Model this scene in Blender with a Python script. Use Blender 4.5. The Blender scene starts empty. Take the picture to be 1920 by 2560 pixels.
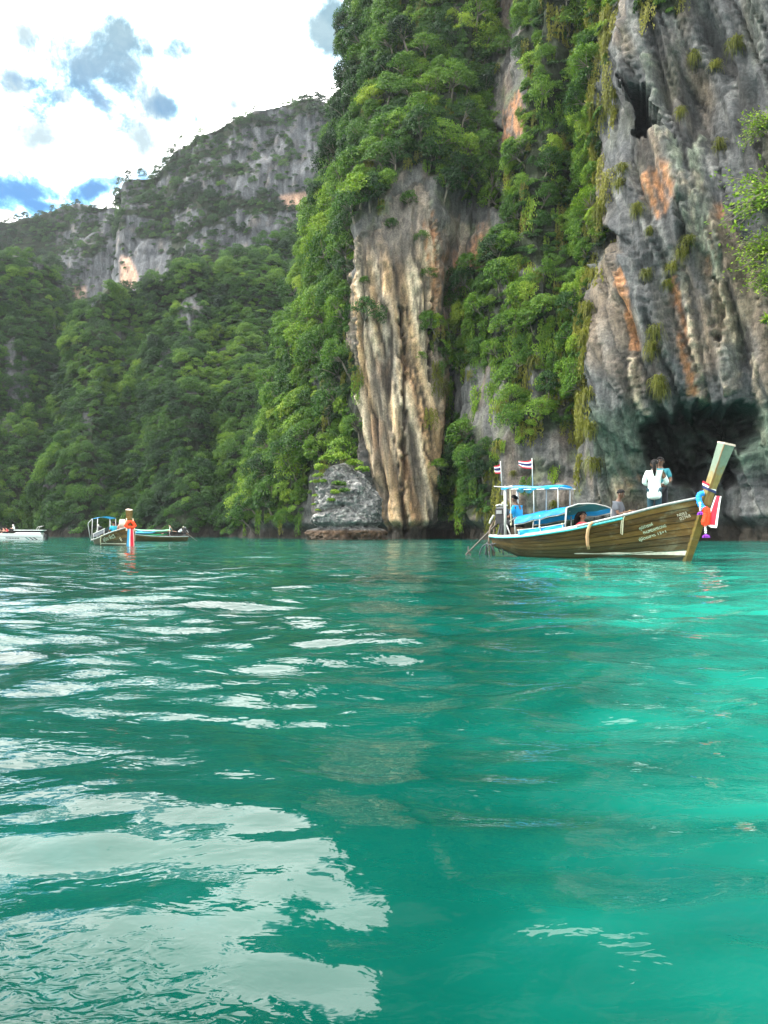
import bpy, math, random
import numpy as np
from mathutils import Vector, Matrix

SC = bpy.context.scene
COL = SC.collection
F, CX, HOR, CAMZ = 1877.0, 960.0, 1336.0, 0.6      # focal length, centre and horizon of the photograph in its own pixels
R = math.radians

# ---------------------------------------------------------------- camera
cam_data = bpy.data.cameras.new('camera')
cam = bpy.data.objects.new('camera', cam_data); COL.objects.link(cam)
cam.location = (0, 0, CAMZ); cam.rotation_euler = (R(90), 0, 0)
cam_data.sensor_fit = 'VERTICAL'; cam_data.sensor_height = 36.0; cam_data.sensor_width = 27.0
cam_data.lens = 36.0 * F / 2560.0
cam_data.shift_y = (HOR - 1280.0) / 2560.0
cam_data.clip_start = 0.05; cam_data.clip_end = 5000.0
SC.camera = cam

# ---------------------------------------------------------------- colour management
SC.view_settings.view_transform = 'Standard'
SC.view_settings.look = 'None'
SC.view_settings.gamma = 1.0
SC.view_settings.use_curve_mapping = False
SC.view_settings.exposure = 0.84

# ---------------------------------------------------------------- sun
TO_SUN = Vector((-0.66, 0.02, 0.75)).normalized()
sun_el = math.asin(TO_SUN.z); sun_az = math.atan2(TO_SUN.x, TO_SUN.y)
sd = bpy.data.lights.new('sun', 'SUN'); sd.energy = 4.0; sd.angle = R(6); sd.color = (1.0, 0.95, 0.86)
sun = bpy.data.objects.new('sun', sd); COL.objects.link(sun)
sun.rotation_euler = (-TO_SUN).to_track_quat('-Z', 'Y').to_euler()

# ---------------------------------------------------------------- node helper
class NT:
    def __init__(self, tree): self.t = tree; self.n = tree.nodes; self.l = tree.links
    def add(self, typ, ins=None, **props):
        nd = self.n.new(typ)
        for k, v in props.items(): setattr(nd, k, v)
        if ins:
            for k, v in ins.items():
                s = nd.inputs[k]
                if isinstance(v, bpy.types.NodeSocket): self.l.new(v, s)
                else: s.default_value = v
        return nd
    def math(self, op, a, b=None, c=None, clamp=False):
        nd = self.n.new('ShaderNodeMath'); nd.operation = op; nd.use_clamp = clamp
        for i, v in enumerate((a, b, c)):
            if v is None: continue
            if isinstance(v, bpy.types.NodeSocket): self.l.new(v, nd.inputs[i])
            else: nd.inputs[i].default_value = v
        return nd.outputs[0]
    def mix(self, fac, a, b, blend='MIX'):
        nd = self.n.new('ShaderNodeMix'); nd.data_type = 'RGBA'; nd.blend_type = blend
        for s, v in ((nd.inputs[0], fac), (nd.inputs[6], a), (nd.inputs[7], b)):
            if isinstance(v, bpy.types.NodeSocket): self.l.new(v, s)
            else: s.default_value = v if not isinstance(v, tuple) or len(v) == 4 else (*v, 1)
        return nd.outputs[2]
    def ramp(self, fac, stops, interp='LINEAR'):
        nd = self.n.new('ShaderNodeValToRGB'); nd.color_ramp.interpolation = interp
        el = nd.color_ramp.elements
        while len(el) < len(stops): el.new(0.5)
        for e, (p, c) in zip(el, stops):
            e.position = p; e.color = (*c, 1) if len(c) == 3 else c
        self.l.new(fac, nd.inputs[0]); return nd.outputs[0]
    def smooth(self, v, lo, hi):
        nd = self.n.new('ShaderNodeMapRange'); nd.interpolation_type = 'SMOOTHSTEP'
        nd.inputs[1].default_value = lo; nd.inputs[2].default_value = hi
        nd.inputs[3].default_value = 0.0; nd.inputs[4].default_value = 1.0
        self.l.new(v, nd.inputs[0]); return nd.outputs[0]
    def noise(self, vec, scale, detail=4, rough=0.55, dist=0.0):
        nd = self.add('ShaderNodeTexNoise', {'Scale': scale, 'Detail': detail, 'Roughness': rough, 'Distortion': dist})
        if vec is not None: self.l.new(vec, nd.inputs['Vector'])
        return nd.outputs['Fac']

# ---------------------------------------------------------------- sky
def azel(px, py):
    v = Vector(((px - CX) / F, 1.0, (HOR - py) / F)).normalized()
    return math.atan2(v.x, v.y), math.asin(v.z)

def make_world():
    w = bpy.data.worlds.new('World'); SC.world = w; w.use_nodes = True
    N = NT(w.node_tree); N.n.clear()
    tc = N.add('ShaderNodeTexCoord').outputs['Generated']
    sep = N.add('ShaderNodeSeparateXYZ', {0: tc})
    x, y, z = sep.outputs
    az = N.math('ARCTAN2', x, y); el = N.math('ARCSINE', z)
    sky = N.add('ShaderNodeTexSky', sky_type='NISHITA', sun_disc=False, sun_elevation=sun_el, sun_rotation=sun_az,
                air_density=1.0, dust_density=0.6, ozone_density=2.0, altitude=0.0).outputs[0]
    n1 = N.noise(tc, 13.0, 8, 0.66, 0.25)
    n2 = N.noise(tc, 28.0, 5, 0.6, 0.2)
    wob = N.math('ADD', N.math('MULTIPLY', N.math('SUBTRACT', n1, 0.5), 5.2), N.math('MULTIPLY', N.math('SUBTRACT', n2, 0.5), 1.6))
    def blobs(lst):
        out = None
        for (px, py, rx, ry, rot) in lst:
            a, e = azel(px, py)
            da = N.math('SUBTRACT', az, a); de = N.math('SUBTRACT', el, e)
            c, s = math.cos(rot), math.sin(rot)
            p = N.math('ADD', N.math('MULTIPLY', da, c * F / rx), N.math('MULTIPLY', de, s * F / rx))
            q = N.math('ADD', N.math('MULTIPLY', da, -s * F / ry), N.math('MULTIPLY', de, c * F / ry))
            d = N.math('SQRT', N.math('ADD', N.math('MULTIPLY', p, p), N.math('MULTIPLY', q, q)))
            v = N.math('SUBTRACT', 1.25, d)
            out = v if out is None else N.math('MAXIMUM', out, v)
        return out
    # gaps in the cloud (blue) and shaded undersides of cloud (grey blue), by direction
    gaps = blobs([(235, 165, 150, 60, 0.35), (330, 110, 150, 34, -0.1), (240, 240, 60, 34, -0.6), (830, 85, 52, 78, 0.2),
                  (60, 480, 150, 34, 0.1), (255, 470, 110, 26, 0.25), (110, 515, 120, 22, 0), (420, 265, 36, 18, 0),
                  (490, 297, 13, 16, 0), (-250, 330, 160, 80, 0.3), (-420, 520, 220, 60, 0)])
    grey = blobs([(95, 345, 130, 44, 0.12), (355, 352, 58, 34, -0.45), (395, 265, 52, 34, -0.4), (40, 215, 45, 30, -0.5),
                  (170, 250, 55, 26, -0.8), (585, 262, 24, 20, 0), (60, 80, 36, 30, -0.8), (-420, 200, 160, 60, 0)])
    n3 = N.noise(tc, 2.3, 6, 0.6, 0.3)                          # the same broken cloud everywhere else
    side = N.math('MAXIMUM', N.smooth(N.math('ABSOLUTE', az), 0.75, 1.1), N.smooth(el, 0.72, 0.95))
    gen = N.math('MULTIPLY', N.smooth(n3, 0.56, 0.66), side)
    bm = N.math('MAXIMUM', N.smooth(N.math('ADD', gaps, wob), -0.2, 1.15), gen)
    soft = lambda m, k: N.math('SUBTRACT', 1.0, N.math('POWER', N.math('SUBTRACT', 1.0, m, clamp=True), k))
    bm = N.math('MULTIPLY', bm, 1.0)
    gm = N.smooth(N.math('ADD', grey, N.math('MULTIPLY', wob, 0.6)), -0.1, 1.15)
    # brightness of the cloud: brightest towards the sun, thinner glow away from it
    sdir = N.add('ShaderNodeVectorMath', {0: tc, 1: Vector((-0.15, 0.8, 0.58)).normalized()}, operation='DOT_PRODUCT').outputs['Value']
    glow = N.smooth(sdir, -0.4, 1.0)
    br = N.math('ADD', 21.0, N.math('MULTIPLY', glow, 16.0))
    br = N.math('MULTIPLY', br, N.math('ADD', 0.8, N.math('MULTIPLY', n1, 0.4)))
    white = N.mix(1.0, (1.0, 0.985, 0.955), N.add('ShaderNodeCombineColor', {0: br, 1: br, 2: br}).outputs[0], 'MULTIPLY')
    greyc = (3.0, 3.9, 4.3, 1)
    blue = N.mix(1.0, sky, (0.28, 0.70, 0.96, 1), 'MULTIPLY')
    lo = N.smooth(el, 0.36, 0.6)
    thin = N.ramp(N.noise(tc, 17.0, 6, .6, .3), [(.32, (.095, .215, .29)), (.62, (.26, .37, .42))])
    thin = N.mix(1.0, thin, (10, 10, 10, 1), 'MULTIPLY')
    blue2 = N.mix(lo, blue, thin)
    def geo(a, b, m):                                           # blends brightness by ratio, as thinning cloud does
        sa = N.add('ShaderNodeSeparateColor', {0: a}).outputs; sb = N.add('ShaderNodeSeparateColor', {0: b}).outputs
        im = N.math('SUBTRACT', 1.0, m)
        ch = [N.math('MULTIPLY', N.math('POWER', sa[i], im), N.math('POWER', sb[i], m)) for i in range(3)]
        return N.add('ShaderNodeCombineColor', {0: ch[0], 1: ch[1], 2: ch[2]}).outputs[0]
    grey_s = N.mix(0.0, greyc, greyc)
    c = geo(white, grey_s, N.math('MULTIPLY', gm, 0.97))
    c = geo(c, blue2, bm)
    bg = N.add('ShaderNodeBackground', {'Color': c, 'Strength': 0.1})
    out = N.add('ShaderNodeOutputWorld'); N.l.new(bg.outputs[0], out.inputs[0])
    w.cycles.sampling_method = 'MANUAL'; w.cycles.sample_map_resolution = 1024
make_world()
SC.cycles.max_bounces = 6; SC.cycles.diffuse_bounces = 3; SC.cycles.glossy_bounces = 3
SC.cycles.transmission_bounces = 4; SC.cycles.volume_bounces = 0; SC.cycles.transparent_max_bounces = 6
SC.cycles.caustics_reflective = False; SC.cycles.caustics_refractive = False
SC.cycles.use_adaptive_sampling = True; SC.cycles.use_denoising = True

# ---------------------------------------------------------------- object helpers
def tag(o, label=None, cat=None, group=None, kind=None):
    if label: o['label'] = label
    if cat: o['category'] = cat
    if group: o['group'] = group
    if kind: o['kind'] = kind
    return o
def empty(name, loc=(0, 0, 0), rz=0.0, label=None, cat=None, group=None):
    o = bpy.data.objects.new(name, None); COL.objects.link(o)
    o.location = loc; o.rotation_euler = (0, 0, rz); o.empty_display_size = 0.2
    return tag(o, label, cat, group)
def link(name, me, parent=None):
    o = bpy.data.objects.new(name, me); COL.objects.link(o)
    if parent is not None: o.parent = parent
    return o

class MB:
    """collects shapes and links them as one mesh object"""
    def __init__(self): self.v = []; self.f = []; self.m = []; self.cur = 0
    def quadgrid(self, pts, nu, nv, closed_u=False):
        b = len(self.v); self.v += [tuple(p) for p in pts]
        for j in range(nv - 1):
            for i in range(nu if closed_u else nu - 1):
                i2 = (i + 1) % nu
                self.f.append((b + j * nu + i, b + j * nu + i2, b + (j + 1) * nu + i2, b + (j + 1) * nu + i)); self.m.append(self.cur)
        return b
    def face(self, idx): self.f.append(tuple(idx)); self.m.append(self.cur)
    def box(self, c, s, rot=None):
        b = len(self.v)
        for dz in (-1, 1):
            for dx, dy in ((-1, -1), (1, -1), (1, 1), (-1, 1)):
                p = Vector((dx * s[0] / 2, dy * s[1] / 2, dz * s[2] / 2))
                if rot is not None: p = rot @ p
                self.v.append(tuple(p + Vector(c)))
        for q in ((3, 2, 1, 0), (4, 5, 6, 7), (0, 1, 5, 4), (1, 2, 6, 5), (2, 3, 7, 6), (3, 0, 4, 7)):
            self.face([b + i for i in q])
    def tube(self, path, rad, n=8, cap=True, flat=1.0):
        path = [Vector(p) for p in path]
        if not isinstance(rad, (list, tuple)): rad = [rad] * len(path)
        b = len(self.v); prev = None
        for i, p in enumerate(path):
            t = (path[min(i + 1, len(path) - 1)] - path[max(i - 1, 0)])
            t = t.normalized() if t.length > 1e-9 else Vector((0, 0, 1))
            if prev is None:
                a = Vector((0, 0, 1)) if abs(t.z) < 0.9 else Vector((1, 0, 0))
                x = t.cross(a).normalized()
            else:
                x = (prev - t * prev.dot(t)); x = x.normalized() if x.length > 1e-6 else t.orthogonal().normalized()
            prev = x; y = t.cross(x)
            for k in range(n):
                a = 2 * math.pi * k / n
                self.v.append(tuple(p + (x * math.cos(a) + y * math.sin(a) * flat) * rad[i]))
        for i in range(len(path) - 1):
            for k in range(n):
                k2 = (k + 1) % n
                self.face((b + i * n + k, b + i * n + k2, b + (i + 1) * n + k2, b + (i + 1) * n + k))
        if cap:
            self.face([b + k for k in range(n)][::-1]); self.face([b + (len(path) - 1) * n + k for k in range(n)])
    def ball(self, c, r, nu=10, nv=7, rot=None):
        if not isinstance(r, (list, tuple)): r = (r, r, r)
        b = len(self.v)
        for j in range(nv + 1):
            th = math.pi * j / nv
            for i in range(nu):
                ph = 2 * math.pi * i / nu
                p = Vector((r[0] * math.sin(th) * math.cos(ph), r[1] * math.sin(th) * math.sin(ph), r[2] * math.cos(th)))
                if rot is not None: p = rot @ p
                self.v.append(tuple(p + Vector(c)))
        for j in range(nv):
            for i in range(nu):
                i2 = (i + 1) % nu
                self.face((b + j * nu + i, b + (j + 1) * nu + i, b + (j + 1) * nu + i2, b + j * nu + i2))
    def slab(self, pts, n, th):
        """closed outline pts (list of Vector) extruded by th along n"""
        b = len(self.v); n = Vector(n)
        self.v += [tuple(Vector(p)) for p in pts] + [tuple(Vector(p) + n * th) for p in pts]
        k = len(pts)
        self.face(list(range(b, b + k))[::-1]); self.face(list(range(b + k, b + 2 * k)))
        for i in range(k):
            j = (i + 1) % k; self.face((b + i, b + j, b + k + j, b + k + i))
    def mesh(self, name, mats, smooth=False):
        me = bpy.data.meshes.new(name); me.from_pydata(self.v, [], self.f)
        for m in (mats if isinstance(mats, (list, tuple)) else [mats]): me.materials.append(m)
        if len(set(self.m)) > 1 or (self.m and self.m[0]): me.polygons.foreach_set('material_index', self.m)
        if smooth: me.polygons.foreach_set('use_smooth', [True] * len(self.f))
        me.validate(); me.update(); return me
    def build(self, name, mats, parent=None, smooth=False):
        return link(name, self.mesh(name, mats, smooth), parent)

# ---------------------------------------------------------------- noise in numpy
_rs = np.random.RandomState(7)
_perm = _rs.permutation(256); _perm = np.concatenate([_perm, _perm, _perm])
_g = _rs.normal(size=(256, 3)); _g /= np.linalg.norm(_g, axis=1)[:, None]
def perlin(x, y, z=0.0):
    x, y, z = np.broadcast_arrays(np.asarray(x, float), np.asarray(y, float), np.asarray(z, float))
    xi = np.floor(x).astype(int); yi = np.floor(y).astype(int); zi = np.floor(z).astype(int)
    xf = x - xi; yf = y - yi; zf = z - zi
    xi &= 255; yi &= 255; zi &= 255
    fade = lambda t: t * t * t * (t * (t * 6 - 15) + 10)
    u, v, w = fade(xf), fade(yf), fade(zf)
    def g(dx, dy, dz):
        h = _perm[_perm[_perm[xi + dx] + yi + dy] + zi + dz]
        q = _g[h]
        return q[..., 0] * (xf - dx) + q[..., 1] * (yf - dy) + q[..., 2] * (zf - dz)
    l = lambda a, b, t: a + (b - a) * t
    return 1.6 * l(l(l(g(0, 0, 0), g(1, 0, 0), u), l(g(0, 1, 0), g(1, 1, 0), u), v),
                   l(l(g(0, 0, 1), g(1, 0, 1), u), l(g(0, 1, 1), g(1, 1, 1), u), v), w)
def fbm(x, y, z=0.0, oct=4, gain=0.5, lac=2.03):
    s = 0; a = 1.0; n = 0
    for i in range(oct):
        s = s + a * perlin(x * lac ** i + 17.3 * i, y * lac ** i + 5.1 * i, np.asarray(z) * lac ** i + 9.7 * i); n += a; a *= gain
    return s / n
def ridged(x, y, z=0.0, oct=3):
    s = 0; a = 1.0; n = 0
    for i in range(oct):
        s = s + a * (1 - np.abs(perlin(x * 2 ** i + 3.7 * i, y * 2 ** i + 8.1 * i, np.asarray(z) * 2 ** i))); n += a; a *= 0.5
    return s / n
def sstep(x, a, b):
    t = np.clip((x - a) / (b - a), 0, 1); return t * t * (3 - 2 * t)
def lerp(a, b, t): return a + (b - a) * t
def W(px, py, Y): return np.array([(px - CX) / F * Y, Y, CAMZ + (HOR - py) / F * Y])
def project(P):
    Y = np.maximum(P[..., 1], 0.1)
    return CX + P[..., 0] / Y * F, HOR - (P[..., 2] - CAMZ) / Y * F
def poly_sd(px, py, poly):
    """signed distance in picture pixels, positive inside"""
    poly = np.array(poly, float); n = len(poly)
    d = np.full(px.shape, 1e9); ins = np.zeros(px.shape, bool)
    for i in range(n):
        a = poly[i]; b = poly[(i + 1) % n]; e = b - a
        wx = px - a[0]; wy = py - a[1]
        t = np.clip((wx * e[0] + wy * e[1]) / (e @ e), 0, 1)
        d = np.minimum(d, np.hypot(wx - t * e[0], wy - t * e[1]))
        c = (a[1] > py) != (b[1] > py)
        with np.errstate(divide='ignore', invalid='ignore'):
            xx = a[0] + (py - a[1]) / (e[1] if e[1] else 1e-9) * e[0]
        ins ^= c & (px < xx)
    return np.where(ins, d, -d)
def line_sd(px, py, pts):
    """pts: (x, y, half width); positive inside the brush stroke, in half widths"""
    best = np.full(px.shape, -9.0)
    for (a, b) in zip(pts[:-1], pts[1:]):
        ex, ey = b[0] - a[0], b[1] - a[1]
        t = np.clip(((px - a[0]) * ex + (py - a[1]) * ey) / (ex * ex + ey * ey), 0, 1)
        w = a[2] + (b[2] - a[2]) * t
        best = np.maximum(best, 1 - np.hypot(px - a[0] - t * ex, py - a[1] - t * ey) / w)
    return best
def pchip(xs, ys, xq):
    """monotone cubic along axis 0"""
    xs = np.asarray(xs, float); ys = np.asarray(ys, float)
    h = np.diff(xs); sh = (-1,) + (1,) * (ys.ndim - 1); hh = h.reshape(sh)
    dl = np.diff(ys, axis=0) / hh
    m = np.zeros_like(ys); m[0] = dl[0]; m[-1] = dl[-1]
    p = dl[:-1] * dl[1:]
    with np.errstate(divide='ignore', invalid='ignore'):
        m[1:-1] = np.where(p > 0, 2 * dl[:-1] * dl[1:] / (dl[:-1] + dl[1:]), 0)
    i = np.clip(np.searchsorted(xs, xq, side='right') - 1, 0, len(h) - 1)
    t = ((xq - xs[i]) / h[i]).reshape(sh); H = h[i].reshape(sh)
    return ((2 * t ** 3 - 3 * t ** 2 + 1) * ys[i] + (t ** 3 - 2 * t ** 2 + t) * H * m[i]
            + (-2 * t ** 3 + 3 * t ** 2) * ys[i + 1] + (t ** 3 - t ** 2) * H * m[i + 1])
# ---------------------------------------------------------------- materials
def new_mat(name):
    m = bpy.data.materials.new(name); m.use_nodes = True
    N = NT(m.node_tree); N.n.clear()
    out = N.add('ShaderNodeOutputMaterial'); b = N.add('ShaderNodeBsdfPrincipled')
    N.l.new(b.outputs[0], out.inputs[0]); return m, N, b, out
def simple(name, col, rough=0.6, var=0.25, scale=8.0, metal=0.0, spec=0.4, bump=0.0, stretch=None):
    m, N, b, out = new_mat(name)
    v = N.add('ShaderNodeTexCoord').outputs['Object']
    if stretch: v = N.add('ShaderNodeMapping', {'Vector': v, 'Scale': stretch}).outputs[0]
    n = N.noise(v, scale, 5, 0.6)
    lo = tuple(c * (1 - var) for c in col); hi = tuple(min(1, c * (1 + var)) for c in col)
    N.l.new(N.ramp(n, [(0.25, lo), (0.75, hi)]), b.inputs['Base Color'])
    b.inputs['Roughness'].default_value = rough; b.inputs['Metallic'].default_value = metal
    b.inputs['Specular IOR Level'].default_value = spec
    if bump:
        N.l.new(N.add('ShaderNodeBump', {'Strength': bump, 'Distance': 0.02, 'Height': n}).outputs[0], b.inputs['Normal'])
    return m

def make_rock(name, sc=1.0, bump=0.6):
    m, N, b, out = new_mat(name)
    col = N.add('ShaderNodeAttribute', attribute_name='rock_color').outputs['Color']
    v = N.add('ShaderNodeTexCoord').outputs['Object']
    vs = N.add('ShaderNodeMapping', {'Vector': v, 'Scale': (1, 1, 0.16)}).outputs[0]
    n1 = N.noise(vs, 1.5 * sc, 8, 0.68, 0.4)
    n2 = N.noise(v, 4.5 * sc, 6, 0.65)
    k = N.ramp(n1, [(0.3, (0.42, 0.43, 0.45)), (0.5, (0.92, 0.92, 0.92)), (0.72, (1.65, 1.6, 1.52))])
    c = N.mix(1.0, col, k, 'MULTIPLY')
    k2 = N.ramp(n2, [(0.34, (0.6, 0.6, 0.6)), (0.62, (1.18, 1.18, 1.18))])
    c = N.mix(1.0, c, k2, 'MULTIPLY')
    c = N.mix(1.0, c, (.9, .9, .9, 1), 'MULTIPLY')
    N.l.new(c, b.inputs['Base Color']); b.inputs['Roughness'].default_value = 0.85
    b.inputs['Specular IOR Level'].default_value = 0.25
    h = N.math('ADD', N.math('MULTIPLY', n1, 0.9), N.math('MULTIPLY', n2, 0.35))
    N.l.new(N.add('ShaderNodeBump', {'Strength': bump, 'Distance': 0.26 / sc, 'Height': h}).outputs[0], b.inputs['Normal'])
    return m
ROCK_NEAR = make_rock('limestone_near', 1.0, 0.9)
ROCK_FAR = make_rock('limestone_far', 0.35, 0.8)

def make_leaf(name, stops, gloss=0.12, trans=0.27):
    m, N, b, out = new_mat(name)
    t = N.add('ShaderNodeAttribute', attribute_name='tint', attribute_type='INSTANCER').outputs['Fac']
    g = N.add('ShaderNodeNewGeometry')
    r = N.math('ADD', t, N.math('MULTIPLY', N.math('SUBTRACT', g.outputs['Random Per Island'], 0.5), 0.34))
    c = N.ramp(r, stops)
    N.l.new(c, b.inputs['Base Color']); b.inputs['Roughness'].default_value = 0.55
    b.inputs['Specular IOR Level'].default_value = gloss
    tr = N.add('ShaderNodeBsdfTranslucent', {'Color': N.mix(1.0, c, (1.25, 1.35, 0.7, 1), 'MULTIPLY')})
    mx = N.add('ShaderNodeMixShader', {0: trans, 1: b.outputs[0], 2: tr.outputs[0]})
    N.l.new(mx.outputs[0], out.inputs[0]); return m
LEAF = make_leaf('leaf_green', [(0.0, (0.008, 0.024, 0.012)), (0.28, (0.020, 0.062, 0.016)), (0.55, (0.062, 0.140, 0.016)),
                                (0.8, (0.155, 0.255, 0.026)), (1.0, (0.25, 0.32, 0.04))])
FERN = make_leaf('fern_green', [(0.0, (0.05, 0.06, 0.014)), (0.5, (0.125, 0.135, 0.022)), (1.0, (0.23, 0.22, 0.045))], 0.15, 0.35)
BARK = simple('bark', (0.16, 0.14, 0.11), 0.9, 0.4, 6.0)
# ---------------------------------------------------------------- cliffs and hills: sheets stretched over control columns
def sheet(cols, nu, nv, back):
    """cols: list of columns, each a list of (px, py, Y) from the water up. Returns a grid [nv, nu, 3] and the parameters."""
    G = np.array([[W(*p) for p in c] for c in cols])            # C, Rr, 3
    mid = G[:, G.shape[1] // 3]
    su = np.concatenate([[0], np.cumsum(np.linalg.norm(np.diff(mid, axis=0), axis=1) + 0.3)])
    uq = np.linspace(0, su[-1], nu)
    A = pchip(su, G, uq)                                        # nu, Rr, 3
    A = np.swapaxes(A, 0, 1)
    rows = A.mean(axis=1)
    sv = np.concatenate([[0], np.cumsum(np.linalg.norm(np.diff(rows, axis=0), axis=1) + 0.05)])
    vq = np.linspace(0, sv[-1], nv)
    P = pchip(sv, A, vq)
    if back:
        top = P[-1]
        ex = []
        for k, (dy, dz) in enumerate(back):
            q = top.copy(); q[:, 1] += dy; q[:, 0] *= (top[:, 1] + dy) / top[:, 1]; q[:, 2] += dz * top[:, 2]; ex.append(q)
        P = np.concatenate([P, np.array(ex)])
    return P
def normals(P):
    du = np.gradient(P, axis=1); dv = np.gradient(P, axis=0)
    n = np.cross(du, dv); n /= np.linalg.norm(n, axis=-1, keepdims=True) + 1e-9
    return n
def grid_obj(name, P, col, mat, label, kind='structure'):
    nv, nu = P.shape[:2]
    me = bpy.data.meshes.new(name)
    idx = np.arange(nv * nu).reshape(nv, nu)
    q = np.stack([idx[:-1, :-1], idx[:-1, 1:], idx[1:, 1:], idx[1:, :-1]], -1).reshape(-1, 4)
    me.vertices.add(nv * nu); me.vertices.foreach_set('co', P.reshape(-1))
    me.loops.add(q.size); me.loops.foreach_set('vertex_index', q.reshape(-1).astype(np.int32))
    me.polygons.add(len(q)); me.polygons.foreach_set('loop_start', np.arange(0, q.size, 4, dtype=np.int32))
    me.polygons.foreach_set('use_smooth', np.ones(len(q), bool))
    me.update(calc_edges=True)
    if col is not None:
        at = me.color_attributes.new('rock_color', 'FLOAT_COLOR', 'POINT')
        at.data.foreach_set('color', np.concatenate([col, np.ones((nv, nu, 1))], -1).reshape(-1).astype(np.float32))
    me.materials.append(mat)
    o = link(name, me); tag(o, label, kind=kind); return o
def C3(*c): return np.array(c, float)
def mixc(c, d, t): return c + (np.asarray(d) - c) * t[..., None]

GREY = C3(.095, .098, .095); DARK = C3(.035, .038, .038); PALE = C3(.26, .25, .22)
TAN = C3(.52, .35, .19); CREAM = C3(.62, .52, .38); ORANGE = C3(.40, .19, .085); MOSS = C3(.10, .125, .06)
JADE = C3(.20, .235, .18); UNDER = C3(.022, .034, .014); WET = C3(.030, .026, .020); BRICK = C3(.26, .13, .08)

# ===== the near wall: vegetated buttress, tan rock face, overgrown middle, bare wall on the right
PYS = [1362, 1250, 1150, 900, 650, 400, 200, 0, -190, -760]
def colN(pxs, Ys):
    pxs = list(pxs) + [pxs[-1]]; Ys = list(Ys) + [Ys[-1] + 4]
    return [(px, py, Y) for px, py, Y in zip(pxs[:9] + pxs[-1:], PYS, Ys)]
NCOLS = [
    colN([700, 705, 720, 790, 850, 905, 935, 945, 950], [175, 175, 176, 176, 178, 180, 180, 182, 184]),
    colN([640, 655, 680, 742, 800, 850, 905, 912, 918], [150, 150, 150, 150, 151, 152, 152, 153, 154]),
    colN([612, 628, 655, 722, 775, 838, 884, 893, 898], [128, 128, 128, 127, 127, 128, 128, 129, 130]),
    colN([660, 665, 690, 745, 795, 850, 900, 925, 930], [116, 116, 117, 117, 118, 119, 120, 122, 123]),
    colN([770, 770, 770, 800, 830, 875, 930, 965, 970], [106, 106, 106, 107, 108, 111, 114, 117, 118]),
    colN([900, 890, 880, 865, 868, 905, 960, 1000, 1010], [97, 97, 97, 98, 99, 103, 108, 112, 114]),
    colN([938, 938, 930, 893, 893, 925, 985, 1030, 1040], [92, 92, 91, 91, 91, 98, 105, 109, 111]),
    colN([1010, 1010, 1008, 1003, 1000, 1015, 1060, 1100, 1110], [90, 90, 90, 90, 90, 96, 102, 106, 108]),
    colN([1085, 1085, 1090, 1095, 1095, 1110, 1140, 1170, 1180], [91, 91, 91, 91, 92, 96, 101, 104, 106]),
    colN([1120, 1120, 1120, 1120, 1145, 1180, 1215, 1235, 1240], [96, 96, 97, 97, 97, 100, 103, 105, 107]),
    colN([1180, 1180, 1175, 1175, 1200, 1235, 1262, 1280, 1285], [87, 87, 88, 90, 92, 97, 100, 102, 104]),
    colN([1250, 1250, 1245, 1245, 1265, 1290, 1300, 1305, 1310], [81, 81, 82, 85, 89, 93, 96, 99, 101]),
    colN([1340, 1340, 1340, 1345, 1350, 1355, 1360, 1365, 1370], [78, 78, 79, 82, 85, 88, 90, 91, 92]),
    colN([1430, 1430, 1440, 1455, 1465, 1470, 1475, 1480, 1480], [76, 76, 77, 81, 86, 89, 91, 92, 93]),
    colN([1478, 1480, 1484, 1490, 1500, 1510, 1518, 1522, 1522], [72, 72, 72, 73, 75, 76, 77, 77, 78]),
    colN([1540, 1540, 1540, 1545, 1550, 1552, 1555, 1560, 1560], [71, 71, 70, 69, 70, 71, 72, 72, 73]),
    colN([1640, 1640, 1640, 1640, 1640, 1640, 1640, 1640, 1640], [72, 72, 70, 67, 67, 68, 69, 69, 70]),
    colN([1750, 1750, 1750, 1750, 1750, 1750, 1750, 1750, 1750], [71, 71, 69, 65, 65, 66, 67, 67, 67]),
    colN([1860] * 9, [66, 66, 65, 63, 63, 63, 64, 64, 65]),
    colN([1990] * 9, [61, 61, 61, 60, 60, 60, 61, 61, 62]),
    colN([2250] * 9, [55, 55, 55, 54, 54, 54, 55, 55, 56]),
    colN([2700] * 9, [48, 48, 48, 48, 48, 48, 49, 49, 50]),
]
P0 = sheet(NCOLS, 640, 600, [(3, .01), (12, .03), (40, .05)])
n0 = normals(P0)
X, Yw, Z = P0[..., 0], P0[..., 1], P0[..., 2]
ppx, ppy = project(P0)
wx = fbm(X / 2.2, Yw / 2.2, Z / 3.5, 3) * 20 + fbm(X / .55, Yw / .55, Z / 1.4, 3) * 11; wy = fbm(X / 2.0 + 50, Yw / 2.0, Z / 3.0, 3) * 30 + fbm(X / .6, Yw / .6 + 9, Z / .8, 3) * 10
qx, qy = ppx + wx, ppy + wy
def PM(poly, soft=10): return sstep(poly_sd(qx, qy, poly), -soft, soft)
def LM(pts, lo=0.0, hi=0.5): return sstep(line_sd(qx, qy, pts), lo, hi)

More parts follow.
